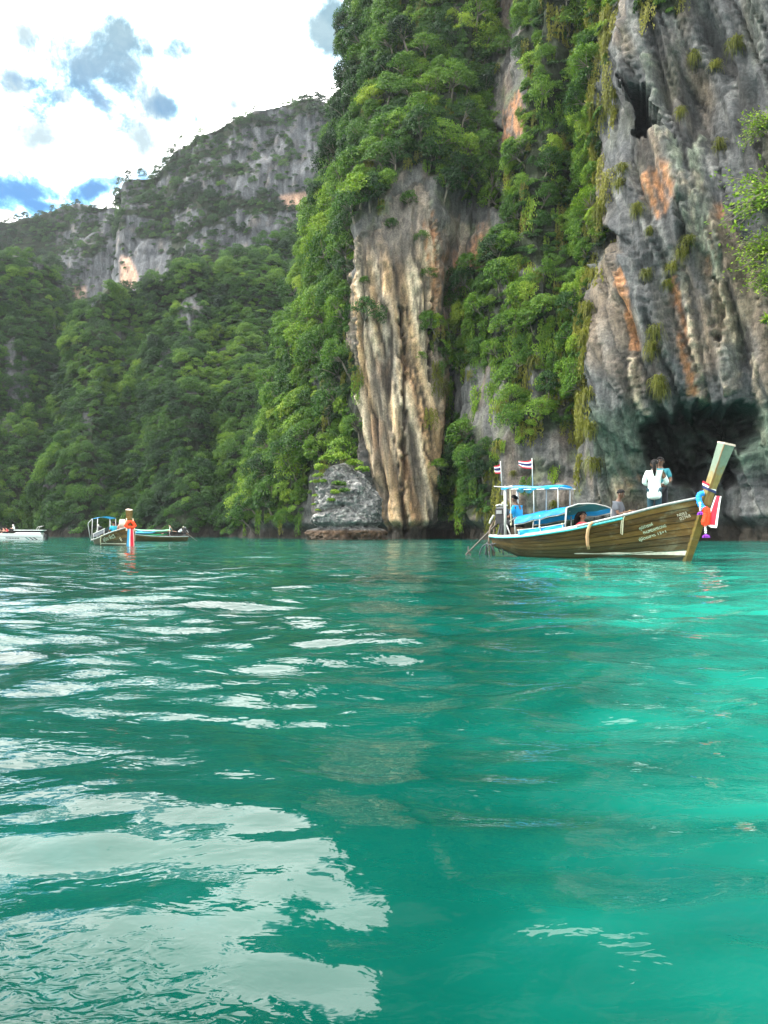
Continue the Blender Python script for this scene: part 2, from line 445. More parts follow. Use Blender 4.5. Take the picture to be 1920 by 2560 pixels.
mT = PM([(888, 640), (905, 590), (950, 555), (990, 490), (1060, 470), (1085, 560), (1095, 700), (1095, 800), (1118, 950), (1108, 1100), (1100, 1312), (1050, 1330), (955, 1322), (942, 1250), (925, 1160), (897, 1040), (886, 820)], 8)
mTup = PM([(1075, 640), (1090, 590), (1130, 545), (1240, 560), (1250, 610), (1220, 660), (1160, 700), (1140, 840), (1095, 830), (1080, 700)], 8)
mOr = np.maximum.reduce([PM([(1268, 250), (1330, 235), (1325, 300), (1300, 370), (1262, 372)], 8), 0.9 * mTup * sstep(fbm(X / 2.5, Z / 9, 3.1, 3), -.25, .25),
                         PM([(1590, 440), (1640, 415), (1685, 440), (1690, 520), (1640, 545), (1605, 500)], 10),
                         LM([(1560, 690, 14), (1568, 790, 18), (1575, 870, 9)]), LM([(1683, 690, 10), (1690, 780, 16), (1715, 900, 18), (1735, 985, 16)]),
                         LM([(1135, 800, 16), (1160, 850, 20)]), .8 * LM([(1800, 520, 12), (1765, 600, 16), (1770, 680, 14)]), .8 * LM([(1585, 1200, 26), (1560, 1225, 24)]),
                         .9 * PM([(1060, 560), (1090, 540), (1085, 640), (1065, 660)], 6)])
mR = sstep(ppx + 0.3 * wx, 1478, 1496)
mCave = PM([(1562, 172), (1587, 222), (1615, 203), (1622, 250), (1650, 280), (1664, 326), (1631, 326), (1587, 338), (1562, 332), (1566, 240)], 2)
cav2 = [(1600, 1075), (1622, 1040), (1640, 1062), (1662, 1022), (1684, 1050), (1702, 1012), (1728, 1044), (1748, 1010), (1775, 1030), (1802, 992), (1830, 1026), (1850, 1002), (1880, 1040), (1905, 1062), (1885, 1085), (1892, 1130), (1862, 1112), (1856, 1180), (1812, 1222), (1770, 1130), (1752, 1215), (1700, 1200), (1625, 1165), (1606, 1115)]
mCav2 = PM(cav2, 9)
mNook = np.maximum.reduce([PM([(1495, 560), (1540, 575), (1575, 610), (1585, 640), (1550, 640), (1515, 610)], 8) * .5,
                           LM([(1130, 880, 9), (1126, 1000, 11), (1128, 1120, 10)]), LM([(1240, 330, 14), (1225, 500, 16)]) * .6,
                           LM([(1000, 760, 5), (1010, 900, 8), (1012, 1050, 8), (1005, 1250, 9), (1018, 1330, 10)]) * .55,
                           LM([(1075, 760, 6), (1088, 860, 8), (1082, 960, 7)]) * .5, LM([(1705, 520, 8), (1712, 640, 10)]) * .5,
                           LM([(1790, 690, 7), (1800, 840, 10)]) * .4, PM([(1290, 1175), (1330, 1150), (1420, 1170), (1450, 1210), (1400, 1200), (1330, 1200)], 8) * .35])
mPaleR = np.maximum.reduce([LM([(1615, 150, 12), (1640, 260, 14), (1668, 360, 18), (1695, 440, 22), (1730, 560, 30), (1760, 620, 26)]), LM([(1740, 330, 14), (1750, 480, 26), (1790, 640, 24), (1815, 800, 24), (1832, 960, 20)]),
                            .9 * LM([(1700, 680, 10), (1722, 800, 13), (1745, 930, 18), (1760, 1010, 14)]), .8 * LM([(1572, 900, 9), (1590, 990, 12), (1625, 1050, 12)]),
                            .7 * LM([(1880, 900, 12), (1900, 1000, 18), (1915, 1100, 20)]), .6 * PM([(1500, 1150), (1580, 1140), (1600, 1240), (1560, 1270), (1480, 1270)], 20)])
# where plants grow
veg_polys = [
    (1.0, [(560, 1350), (640, 1150), (715, 860), (760, 690), (800, 570), (840, 340), (870, 190), (870, -200), (1255, -200), (1250, 60), (1228, 330), (1225, 470), (1225, 510), (1130, 490), (1090, 470), (1060, 420), (1010, 430), (960, 500), (905, 540), (868, 600), (880, 800), (890, 1030), (905, 1100), (880, 1160), (790, 1150), (740, 1330)]),
    (1.0, [(1320, -200), (1530, -200), (1518, 60), (1505, 330), (1490, 640), (1485, 900), (1470, 1010), (1400, 1080), (1300, 1100), (1270, 1050), (1265, 900), (1250, 800), (1245, 700), (1262, 520), (1250, 400), (1320, 370), (1335, 240), (1310, 100)]),
    (.95, [(1120, 700), (1180, 650), (1245, 600), (1262, 760), (1255, 900), (1215, 960), (1195, 900), (1140, 930), (1090, 830), (1085, 790), (1130, 790)]),
    (1.0, [(1080, 1150), (1130, 1095), (1215, 1100), (1225, 1180), (1215, 1290), (1150, 1320), (1110, 1290)]),
    (.8, [(1590, -150), (1720, -150), (1700, 20), (1640, 30), (1590, 5)]),
]
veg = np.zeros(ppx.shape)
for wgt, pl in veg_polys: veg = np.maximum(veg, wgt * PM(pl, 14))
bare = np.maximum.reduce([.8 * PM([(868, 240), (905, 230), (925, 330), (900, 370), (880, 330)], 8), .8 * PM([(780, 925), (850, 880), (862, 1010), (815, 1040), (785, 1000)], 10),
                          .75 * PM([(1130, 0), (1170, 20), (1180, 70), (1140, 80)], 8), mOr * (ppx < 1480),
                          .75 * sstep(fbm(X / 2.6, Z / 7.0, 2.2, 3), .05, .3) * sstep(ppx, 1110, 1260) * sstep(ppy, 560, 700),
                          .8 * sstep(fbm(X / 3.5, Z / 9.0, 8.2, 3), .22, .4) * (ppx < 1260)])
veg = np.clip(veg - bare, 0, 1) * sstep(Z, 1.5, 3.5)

# relief
arc = X * 0.8 - Yw * 0.45
lean = np.where(ppx < 1115, .17, np.where(ppx > 1480, .24, .05))
lean = lerp(.05, .13, mT) + mR * .2
q = arc + lean * Z
fl1 = ridged(q / 2.6, Z / 26, 1.7, 2) - .72
fl2 = ridged(q / .95 + .5 * fbm(X / 4, Z / 9, 2, 2), Z / 17, 4.2, 3) - .72
fl3 = ridged(q / .38 + .4 * fbm(X / 3, Z / 7, 7, 2), Z / 16, 8.9, 2) - .72
blk = fbm(X / 3.2, Yw / 3.2, Z / 2.6, 4)
blk2 = np.abs(fbm(X / 1.3, Yw / 1.3, Z / 1.1 + .3 * X, 3))
big = fbm(X / 11, Yw / 11, Z / 16, 3)
pq = q + .8 * fbm(X / 5, Z / 7, 6.6, 2); plate = fbm(pq / 2.6, Z / 13, 14.2, 2) * 3.2 + .12 * fbm(X / 1.4, Z / 4.2, 4.4, 2); plate = (np.floor(plate) + sstep(plate - np.floor(plate), .22, .78)) / 3.2
amp = lerp(1.0, .55, mT)
ck = 1 - np.abs(perlin(q / 1.7 + .7 * fbm(X / 4, Z / 7, 5.1, 3), Z / 36, 6.6)); ck2 = 1 - np.abs(perlin(q / .7 + .5 * fbm(X / 2, Z / 5, 8.1, 3), Z / 26, 16.6))
crack = np.maximum(sstep(ck, .84, .98), .6 * sstep(ck2, .82, .98))
D = big * 2.0 * amp + fl1 * (1.3 + 1.0 * mR) + fl2 * (.8 + .5 * mT + .5 * mR) + fl3 * (.22 + .2 * mT + .1 * mR) - .55 * crack * np.maximum(mT, mR) + blk * lerp(.8, .25, mT) * (1 - .55 * mR) - blk2 * .12 * mR * (1 - mPaleR * .7) + mR * (plate * 1.5)
D = D + veg * (fbm(X / 5, Yw / 5, Z / 4, 2) * 1.6)
D = D + mPaleR * .5  - mNook * 2.6
stal = sstep(ridged(q / .8, Z / 5, 3.3, 2), .62, .85)
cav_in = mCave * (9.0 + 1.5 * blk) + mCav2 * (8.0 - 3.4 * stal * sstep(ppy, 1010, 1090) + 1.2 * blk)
D = D + .5 * LM([(1480, 1010, 16), (1560, 1090, 18), (1612, 1125, 14)])
notch = sstep(Z, -.5, .1) * (1 - sstep(Z, 1.2, 2.4)) + (Z < -.4)
D = D - 1.5 * notch * (.6 + .6 * fbm(X / 3, Yw / 3, 5.5, 2))
fadeT = np.ones(D.shape); fadeT[-3:] = .3
D = D * fadeT
PN = P0 + n0 * D[..., None] * np.where((n0[..., 1:2] < .6), 1, .6) + cav_in[..., None] * np.array([.34, .93, .10])
# stone colours, with shade painted into the caves and the cream face's top
s1 = fbm(q / 1.1, Z / 22, 12.3, 4); s2 = fbm(q / .42, Z / 12, 22.3, 3); s3 = fbm(q / 3.5, Z / 14, 31.0, 3)
cN = np.broadcast_to(GREY, P0.shape).copy()
cN = mixc(cN, DARK, .85 * sstep(s1, .02, .4)); cN = mixc(cN, PALE, .55 * sstep(s2, .12, .5))
cN = mixc(cN, C3(.15, .105, .075), .55 * sstep(s3, .05, .35))
cR = np.broadcast_to(C3(.088, .094, .098), P0.shape).copy()
cR = mixc(cR, DARK, .75 * sstep(s1, .08, .45)); cR = mixc(cR, C3(.23, .235, .225), .65 * sstep(fbm(q / .9, Yw / 3, Z / 5, 4), .0, .4))
cR = mixc(cR, C3(.21, .155, .10), .6 * sstep(s3, .0, .35)); cR = mixc(cR, DARK * .6, .85 * crack); cR = cR * .9
cN = cN + (cR - cN) * mR[..., None]
cT = np.broadcast_to(TAN, P0.shape).copy()
cT = mixc(cT, CREAM, sstep(s1, -.25, .25)); cT = mixc(cT, C3(.22, .21, .195), .6 * sstep(s3, .1, .35)); cT = mixc(cT, ORANGE * 1.15, .45 * sstep(fbm(q / 2, Z / 8, 41, 3), .12, .4))
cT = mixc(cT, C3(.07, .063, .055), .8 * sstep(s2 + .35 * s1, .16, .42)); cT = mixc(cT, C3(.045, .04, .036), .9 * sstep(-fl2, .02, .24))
cT = mixc(cT, C3(.03, .027, .025), np.clip(1.3 * mNook, 0, 1)); cT = mixc(cT, C3(.04, .036, .032), .9 * crack); cT = mixc(cT, C3(.13, .122, .11), .85 * (1 - sstep(qy + 60 * s1, 560, 690))); cT = mixc(cT, C3(.06, .054, .048), .85 * sstep(-fl1, .02, .3)); cN = cN + (cT - cN) * mT[..., None]  # grey rock and its shade are painted together across the face's top
cN = mixc(cN, lerp(1, .8, .5) * CREAM * .85, .45 * mTup * (1 - mOr) * sstep(s2, -.2, .3))
rag = sstep(s2 + .5 * fbm(X / .8, Yw / .8, Z / 1.6, 3), -.18, .22)
cN = mixc(cN, ORANGE, .8 * mOr * (.15 + .85 * rag))
cP = np.broadcast_to(JADE, P0.shape).copy(); cP = mixc(cP, CREAM * .9, sstep(fbm(X / 2, Yw / 2, Z / 5, 3) + .5 * sstep(ppy, 550, 800) - .2, -.1, .3)); cP = mixc(cP, DARK, .6 * sstep(s2, .2, .45))
cN = cN + (cP - cN) * (mPaleR * mR * (.2 + .75 * rag))[..., None]
gr = sstep(qy, 980, 1060) * (1 - sstep(qy, 1150, 1200)) * mR
cN = mixc(cN, C3(.075, .12, .088), .75 * gr)
cN = mixc(cN, MOSS, .6 * sstep(fbm(X / 2.4, Yw / 2.4, Z / 6, 3), .08, .35) * (1 - mT) * (1 - .75 * mR))
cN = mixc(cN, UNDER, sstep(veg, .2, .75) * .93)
cN = mixc(cN, DARK * .35, .97 * np.maximum(sstep(mCave, .02, .35), .8 * mCav2))  # shade inside both caves, painted into the rock colour
cN = mixc(cN, WET, 1 - sstep(Z + .7 * fbm(X / 1.5, Yw / 1.5, 3.3, 3), 1.0, 2.3))
cN = np.clip(cN, .008, .8)
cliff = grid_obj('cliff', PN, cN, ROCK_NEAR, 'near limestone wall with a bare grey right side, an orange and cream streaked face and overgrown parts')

# ===== the forested slope in the middle distance
def slope(cols, nu, nv, back, amp, lab, name, rockpolys, mat, seed, vegfun=None, fl=0.5):
    P = sheet(cols, nu, nv, back); n = normals(P)
    x, y, z = P[..., 0], P[..., 1], P[..., 2]
    a, b = project(P)
    wxx = fbm(x / 6 + seed, y / 6, z / 8, 3) * 14; wyy = fbm(x / 6 + 40 + seed, y / 6, z / 8, 3) * 18
    rk = np.zeros(x.shape)
    for wgt, pl in rockpolys: rk = np.maximum(rk, wgt * sstep(poly_sd(a + wxx, b + wyy, pl), -8, 8))
    if vegfun is not None: rk = np.maximum(rk, vegfun(x, y, z, a, b))
    base = 1 - sstep(z + 2.5 * fbm(x / 6, y / 6, 1.0, 3), .8, 2.6)
    rk = np.maximum(rk, base)
    sv = np.linspace(0, 1, P.shape[0])[:, None]
    d = (fbm(x / 26 + seed, y / 26, z / 34, 3) * 8 + fbm(x / 9, y / 9 + seed, z / 9, 3) * 2.4) * amp * sstep(z, 0, 12)
    d = d + rk * fl * ((ridged(x / 4, z / 30, seed, 3) - .7) * 3.2 + (ridged(x / 1.7, z / 12, seed + 3, 2) - .7) * 1.2)
    d[-len(back):] *= .2
    PP = P + n * d[..., None]
    s1 = fbm(x / 2.2, z / 24, seed + 2., 4); s2 = fbm(x / 5, z / 9, seed + 5., 3)
    c = np.broadcast_to(C3(.115, .12, .128), P.shape).copy()
    c = mixc(c, DARK * 1.3, .7 * sstep(s1, .02, .38)); c = mixc(c, C3(.24, .24, .24), .6 * sstep(-s1, .02, .4)); c = mixc(c, C3(.24, .19, .15), .4 * sstep(s2, .1, .4))
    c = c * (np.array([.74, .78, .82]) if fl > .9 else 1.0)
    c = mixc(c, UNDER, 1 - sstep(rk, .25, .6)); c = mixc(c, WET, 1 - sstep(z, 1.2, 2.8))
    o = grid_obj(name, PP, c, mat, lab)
    return PP, np.clip(1 - rk, 0, 1), n, c, o

def colS(b, Yb, cp, cq, Yc, bulge=0.35):
    """base px at the water, crest px; a column that is steep at the foot and eases off to the crest"""
    pts = []
    for t in (0, .08, .3, .55, .8, 1.0):
        s = t ** 1.25
        Y = Yb + (Yc - Yb) * s
        px = b + (cp - b) * t; py = 1358 + (cq - 1358) * t
        pts.append((px, py, Y))
    return pts
SC_ = [colS(180, 235, 262, 860, 260), colS(120, 205, 236, 838, 238), colS(95, 182, 224, 800, 215), colS(150, 172, 236, 770, 208), colS(205, 168, 254, 745, 208), colS(270, 172, 292, 726, 214), colS(335, 168, 346, 728, 216), colS(400, 160, 402, 706, 212),
       colS(470, 156, 474, 664, 214), colS(550, 158, 545, 668, 220), colS(610, 150, 592, 632, 222), colS(680, 150, 662, 598, 228), colS(750, 155, 724, 572, 236), colS(820, 165, 790, 520, 245), colS(900, 175, 860, 462, 250), colS(1000, 190, 940, 430, 255)]
PS, vS, nS, cS, oS = slope(SC_, 330, 250, [(8, -.02), (25, -.12), (60, -.4)], 1.0, 'steep green forested slope left of the near wall', 'forested_hill',
    [(.9, [(440, 740), (500, 730), (510, 790), (450, 830), (430, 790)]), (.8, [(275, 800), (305, 820), (300, 870), (272, 850)]), (.7, [(395, 850), (425, 830), (420, 900), (395, 930)]), (.6, [(470, 960), (500, 940), (495, 1010), (468, 1010)]),
     (.8, [(380, 1040), (395, 1035), (392, 1070), (378, 1068)])], ROCK_FAR, 11.0, lambda x, y, z, a, b: .75 * sstep(fbm(x / 5, z / 14, 3.3, 3), .24, .4))
LC_ = [colS(-520, 160, -480, 500, 205), colS(-260, 172, -230, 600, 214), colS(-100, 178, -90, 655, 222), colS(0, 182, 0, 678, 226), colS(50, 184, 46, 664, 228), colS(110, 188, 104, 672, 230), colS(160, 194, 150, 712, 234), colS(200, 200, 186, 770, 238), colS(240, 210, 217, 838, 244), colS(290, 235, 250, 900, 262), colS(360, 260, 300, 960, 285)]
PL, vL, nL, cL, oL = slope(LC_, 260, 190, [(8, -.02), (25, -.12), (60, -.4)], .8, 'forested slope at the left edge with a few grey rock streaks', 'forested_hill',
    [(.9, [(8, 870), (40, 850), (45, 1000), (15, 1010)]), (.85, [(45, 900), (65, 890), (75, 1010), (50, 1020)]), (.9, [(-10, 1030), (25, 1030), (40, 1090), (-10, 1100)]), (.8, [(163, 720), (180, 780), (190, 830), (172, 800)])], ROCK_FAR, 23.0,
    lambda x, y, z, a, b: .7 * sstep(fbm(x / 5, z / 18, 6.3, 3), .2, .38))
def colF(b, cp, cq, Yb, Yc):
    return [(b + (cp - b) * t, 1330 + (cq - 1330) * t, Yb + (Yc - Yb) * t ** 1.1) for t in (0, .3, .5, .62, .75, .88, 1.0)]
FSK = [(-600, 520, 380), (-230, 550, 390), (0, 562, 395), (70, 552, 395), (116, 534, 392), (174, 514, 388), (208, 516, 385), (266, 517, 382), (301, 524, 380), (305, 470, 345), (316, 452, 343), (336, 446, 340), (382, 446, 338), (422, 414, 336), (451, 380, 334), (486, 346, 332), (521, 328, 330),
       (555, 312, 330), (602, 296, 328), (648, 275, 326), (694, 266, 325), (752, 255, 324), (798, 258, 322), (839, 265, 320), (900, 268, 318), (1000, 275, 316), (1150, 300, 315)]
FC_ = [colF(px, px, py, Y - 52, Y) for px, py, Y in FSK]
def vegF(x, y, z, a, b):
    m = fbm(x / 16, y / 30, z / 7, 4) + .12 * fbm(x / 4, y / 8, z / 30, 2)
    r = sstep(-m + .08 * sstep(a, 420, 760) - .01, -.08, .1)
    r = r * (1 - .85 * sstep(b, 640, 760)) * (1 - .9 * sstep(150 - a, -40, 60) * (1 - sstep(b, 600, 680)))
    cliffy = np.maximum(sstep(poly_sd(a, b, [(205, 680), (300, 590), (420, 600), (430, 760), (330, 790), (205, 800)]), -12, 12), .9 * sstep(poly_sd(a, b, [(560, 330), (660, 300), (800, 290), (800, 480), (700, 510), (600, 420)]), -20, 20) * sstep(fbm(x / 9, z / 12, 9.1, 3), -.25, .05))
    return np.maximum(r * .9, cliffy)
PF, vF, nF, cF, oF = slope(FC_, 380, 230, [(10, -.02), (40, -.15), (90, -.5)], .75, 'far grey limestone ridge dotted with dark shrubs under the sky', 'limestone_ridge', [], ROCK_FAR, 37.0, vegF, 1.0)
# warm bare scars on the ridge
fa, fb = project(PF)
sc1 = sstep(poly_sd(fa, fb, [(700, 490), (765, 480), (770, 515), (720, 520)]), -6, 6) + sstep(poly_sd(fa, fb, [(302, 640), (325, 645), (345, 690), (335, 720), (300, 715)]), -6, 6) + .6 * sstep(poly_sd(fa, fb, [(185, 720), (215, 715), (215, 745), (190, 750)]), -6, 6)
cF2 = mixc(cF, C3(.46, .30, .22), np.clip(sc1, 0, 1))
oF.data.color_attributes['rock_color'].data.foreach_set('color', np.concatenate([cF2, np.ones(cF2.shape[:2] + (1,))], -1).reshape(-1).astype(np.float32))
vF = vF * (1 - np.clip(sc1, 0, 1))
# ---------------------------------------------------------------- water
def make_water_mat():
    m, N, b, out = new_mat('lagoon_water')
    v = N.add('ShaderNodeTexCoord').outputs['Object']
    sep = N.add('ShaderNodeSeparateXYZ', {0: v})
    n1 = N.noise(N.add('ShaderNodeMapping', {'Vector': v, 'Scale': (.7, 1, 1)}).outputs[0], 0.55, 4, 0.55, 0.6)
    n2 = N.noise(v, 2.6, 4, 0.55, 0.5)
    n3 = N.noise(N.add('ShaderNodeMapping', {'Vector': v, 'Scale': (.5, 1, 1)}).outputs[0], 0.09, 3, 0.5)
    # pale sand lies under the right of the foreground, deeper water and reef to the left
    sand = N.smooth(N.math('ADD', N.math('SUBTRACT', sep.outputs[0], N.math('MULTIPLY', sep.outputs[1], 0.16)), N.math('MULTIPLY', N.math('SUBTRACT', n1, 0.5), 2.2)), -0.1, 1.1)
    deep = N.ramp(n1, [(0.3, (0.0003, 0.022, 0.015)), (0.55, (0.0005, 0.045, 0.030)), (0.75, (0.001, 0.076, 0.051))])
    pale = N.ramp(n1, [(0.33, (0.0015, 0.068, 0.047)), (0.5, (0.004, 0.135, 0.09)), (0.75, (0.008, 0.20, 0.134))])
    c = N.mix(sand, deep, pale)
    reef = N.math('MULTIPLY', N.smooth(n2, 0.56, 0.66), 0.35)
    c = N.mix(reef, c, (0.003, 0.066, 0.052, 1))
    far = N.smooth(sep.outputs[1], 8.0, 40.0)
    c = N.mix(1.0, c, (1.0, 1.0, 1.12, 1), 'MULTIPLY')
    c = N.mix(N.math('MULTIPLY', far, 0.8), c, N.ramp(n3, [(0.35, (0.001, 0.060, 0.047)), (0.6, (0.004, 0.12, 0.092))]))
    N.l.new(c, b.inputs['Base Color'])
    b.inputs['Roughness'].default_value = 0.02; b.inputs['IOR'].default_value = 1.333
    b.inputs['Specular IOR Level'].default_value = 0.6
    # fine ripples
    va = N.add('ShaderNodeMapping', {'Vector': v, 'Scale': (.55, 1, 1)}).outputs[0]
    r1 = N.noise(va, 3.2, 3, 0.5, 0.4); r2 = N.noise(va, 1.1, 3, 0.5, 0.3)
    f1 = N.smooth(sep.outputs[1], 2.0, 11.0)
    r3 = N.noise(va, 9.0, 3, 0.55, 0.3); f3 = N.smooth(sep.outputs[1], 0.4, 2.5); r4 = N.noise(va, 24.0, 3, 0.55, 0.4); f4 = N.math('SUBTRACT', 1.0, N.smooth(sep.outputs[1], 4.0, 9.0))
    # a patch of capillary ripples beside the viewer's own boat
    cx = N.math('MULTIPLY', N.math('ADD', sep.outputs[0], 0.62), 1.0); cy = N.math('MULTIPLY', N.math('SUBTRACT', sep.outputs[1], 0.86), 2.1)
    wob = N.math('MULTIPLY', N.math('SUBTRACT', N.noise(v, 5.0, 3), .5), .5)
    pd = N.math('ADD', N.math('SQRT', N.math('ADD', N.math('MULTIPLY', cx, cx), N.math('MULTIPLY', cy, cy))), wob)
    patch = N.math('SUBTRACT', 1.0, N.smooth(pd, 0.25, 0.62))
    cap = N.noise(N.add('ShaderNodeMapping', {'Vector': v, 'Scale': (1, 1.6, 1), 'Rotation': (0, 0, .3)}).outputs[0], 26.0, 2, 0.5, 0.6)
    h = N.math('ADD', N.math('MULTIPLY', N.math('MULTIPLY', r1, f1), .05), N.math('MULTIPLY', N.math('MULTIPLY', r2, f1), .085))
    h = N.math('ADD', h, N.math('MULTIPLY', N.math('MULTIPLY', r3, f3), .011))
    h = N.math('ADD', h, N.math('MULTIPLY', N.math('MULTIPLY', r4, f4), .0012))
    h = N.math('ADD', h, N.math('MULTIPLY', N.math('MULTIPLY', cap, patch), .010))
    N.l.new(N.add('ShaderNodeBump', {'Strength': 1.0, 'Distance': 1.0, 'Height': h}).outputs[0], b.inputs['Normal'])
    return m
WATER = make_water_mat()
def water():
    nr, nc = 1000, 480
    yy = np.exp(np.linspace(math.log(1.15), math.log(330.0), nr)) - 1.0
    ss = np.linspace(-1.25, 1.25, nc)
    Y2, S2 = np.meshgrid(yy, ss, indexing='ij')
    X2 = S2 * (Y2 + 1.0) * 0.66
    sp = np.maximum((Y2 + 1.0) * .0056, .003)
    def wave(lx, ly, a, sd, rot=0.0):
        c, s = math.cos(rot), math.sin(rot)
        u = (X2 * c + Y2 * s) / lx; v = (-X2 * s + Y2 * c) / ly
        return a * ly * perlin(u + sd, v + sd * 1.7, sd) * np.clip((min(lx, ly) / sp - 2.0) / 4.0, 0, 1)
    g = (.5 + .5 * sstep(Y2, 1.6, 4.5)) * (1 - .25 * sstep(Y2, 7, 14))
    z = wave(3.8, 2.0, .022, 3.1, .25) + wave(1.5, .75, .062, 7.7, -.15) * g + wave(.85, .36, .135, 12.3, .2) * g + wave(.44, .2, .125, 19.1, -.2) * (.45 + .55 * sstep(Y2, 1.2, 4.0)) + wave(.2, .11, .06, 33.1, .1) * (1.0 + .3 * sstep(Y2, 1.5, 3.0))
    # the bow wave of the viewer's own boat, crossing the foreground from the left
    t = ((Y2 - 1.62) + .42 * (X2 + .35)) / .46
    z = z + .056 * np.exp(-t * t) * (1 - sstep(X2, -.40, .42)) * sstep(X2, -4.0, -1.6)
    z = z + wave(7.0, 3.6, .014, 27.1, .1)
    z = z * (1 - .5 * sstep(Y2, 40, 120))
    P = np.stack([X2, Y2, z], -1)
    me = bpy.data.meshes.new('water')
    idx = np.arange(nr * nc).reshape(nr, nc)
    q = np.stack([idx[:-1, :-1], idx[:-1, 1:], idx[1:, 1:], idx[1:, :-1]], -1).reshape(-1, 4)
    big = np.array([(-900, -300, -.25), (900, -300, -.25), (900, 900, -.25), (-900, 900, -.25)], float)
    V = np.concatenate([P.reshape(-1, 3), big]); k = nr * nc
    q = np.concatenate([q, [[k, k + 1, k + 2, k + 3]]])
    me.vertices.add(len(V)); me.vertices.foreach_set('co', V.reshape(-1))
    me.loops.add(q.size); me.loops.foreach_set('vertex_index', q.reshape(-1).astype(np.int32))
    me.polygons.add(len(q)); me.polygons.foreach_set('loop_start', np.arange(0, q.size, 4, dtype=np.int32))
    me.polygons.foreach_set('use_smooth', np.ones(len(q), bool)); me.update(calc_edges=True)
    me.materials.append(WATER)
    o = link('water', me); tag(o, 'clear turquoise lagoon water mirroring the bright cloud', kind='structure')
water()
# ---------------------------------------------------------------- plants
rnd = np.random.RandomState(5)
def leaf_quads(centers, normals_, dirs, L, Wd, fold=0.25):
    """folded diamond leaves: 4 vertices, 2 triangles each"""
    n = len(centers)
    side = np.cross(normals_, dirs); side /= np.linalg.norm(side, axis=1)[:, None] + 1e-9
    L = np.broadcast_to(L, (n,))[:, None]; Wd = np.broadcast_to(Wd, (n,))[:, None]
    a = centers - dirs * L * .5; c = centers + dirs * L * .5
    mid = centers + normals_ * (fold * Wd)
    b = mid + side * Wd * .5 - normals_ * (fold * Wd); d = mid - side * Wd * .5 - normals_ * (fold * Wd)
    V = np.stack([a, b, c, d], 1).reshape(-1, 3)
    i = np.arange(n)[:, None] * 4
    Fq = (i + np.array([[0, 1, 2, 3]])).tolist()
    return V, Fq
def unit(v): return v / (np.linalg.norm(v, axis=-1, keepdims=True) + 1e-9)
def mesh_from(name, V, Fq, mat):
    me = bpy.data.meshes.new(name); me.from_pydata(V.tolist(), [], Fq); me.materials.append(mat); me.update(); return me
def crown_mesh(seed, clumps, per, leaf, flat=.75, mat=None, spread=.72, droop=0.0):
    r = np.random.RandomState(seed); cs = []; vs = []; fs = []; k = 0
    for i in range(clumps):
        d = unit(r.normal(size=3)); d[2] = abs(d[2]) * 1.1 - .35
        rad = r.uniform(.45, 1.0) ** .6 * spread
        c = d * rad * np.array([1, 1, flat]) + np.array([0, 0, 1.0])
        cr = r.uniform(.17, .34) * (1.2 - .35 * rad) if clumps > 12 else r.uniform(.26, .46) * (1.15 - .35 * rad)
        cs.append((c, cr))
        n = int(per * (cr / .30) ** 2)
        u = unit(r.normal(size=(n, 3))); u[:, 2] = np.where(u[:, 2] < -.25, -u[:, 2] * .6, u[:, 2])
        u = unit(u)
        rr = cr * r.uniform(.62, 1.06, size=(n, 1))
        p = c + u * rr * np.array([1.12, 1.12, .8])
        nn = unit(u * .7 + np.array([0, 0, .55]) + r.normal(size=(n, 3)) * .38)
        dd = unit(np.cross(nn, r.normal(size=(n, 3)))); dd[:, 2] -= .25 + droop; dd = unit(dd)
        V, Fq = leaf_quads(p, nn, dd, leaf * r.uniform(.7, 1.4, n), leaf * .62 * r.uniform(.7, 1.3, n))
        vs.append(V); fs += [[q + k for q in f] for f in Fq]; k += len(V)
    return mesh_from('crown', np.concatenate(vs), fs, mat or LEAF), cs
def trunk_mesh(cs, seed):
    r = random.Random(seed); mb = MB()
    top = Vector((r.uniform(-.08, .08), r.uniform(-.08, .08), .62))
    mb.tube([(0, 0, -.3), (r.uniform(-.05, .05), r.uniform(-.05, .05), .25), top], [.075, .055, .042], 6)
    for c, cr in cs[:7]:
        c = Vector(c); m = top.lerp(c, .5) + Vector((0, 0, .06))
        mb.tube([top, m, c], [.034, .022, .008], 5)
    return mb.mesh('trunk', BARK, True)
PROTO = []
for i, (cl, per, leaf, flat, spread) in enumerate([(40, 62, .10, 1.0, .80), (46, 56, .09, .8, .90), (34, 70, .105, 1.25, .72), (42, 60, .095, .95, .86), (50, 50, .088, 1.15, .84)]):
    cm, cs = crown_mesh(100 + i, cl, per, leaf, flat, LEAF, spread)
    PROTO.append((cm, trunk_mesh(cs, 100 + i)))
SHRUB = []
for i in range(3):
    cm, cs = crown_mesh(200 + i, 8, 34, .2, .6, LEAF, .62); SHRUB.append(cm)
def tuft_mesh(seed, n=150, mat=None):
    r = np.random.RandomState(seed); V = []; Fq = []
    for i in range(n):
        a = r.uniform(0, 2 * math.pi); out = r.uniform(.25, .8); L = r.uniform(.3, 1.0); w = r.uniform(.02, .045)
        d = np.array([math.cos(a), math.sin(a), 0]); s = np.array([-d[1], d[0], 0]) * w
        st = np.array([r.uniform(-.3, .3), r.uniform(-.3, .3), r.uniform(-.35, .25)])
        b = len(V); up = r.uniform(.05, .4)
        for t in (0, .35, .7, 1.0):
            p = st + d * out * math.sin(t * 1.5) + np.array([0, 0, up * math.sin(t * 2.4) - L * t * t])
            V += [p + s * (1 - t * .8), p - s * (1 - t * .8)]
        for k in range(3): Fq.append([b + 2 * k, b + 2 * k + 1, b + 2 * k + 3, b + 2 * k + 2])
    return mesh_from('tuft', np.array(V), Fq, mat or FERN)
TUFT = [tuft_mesh(300 + i) for i in range(3)]
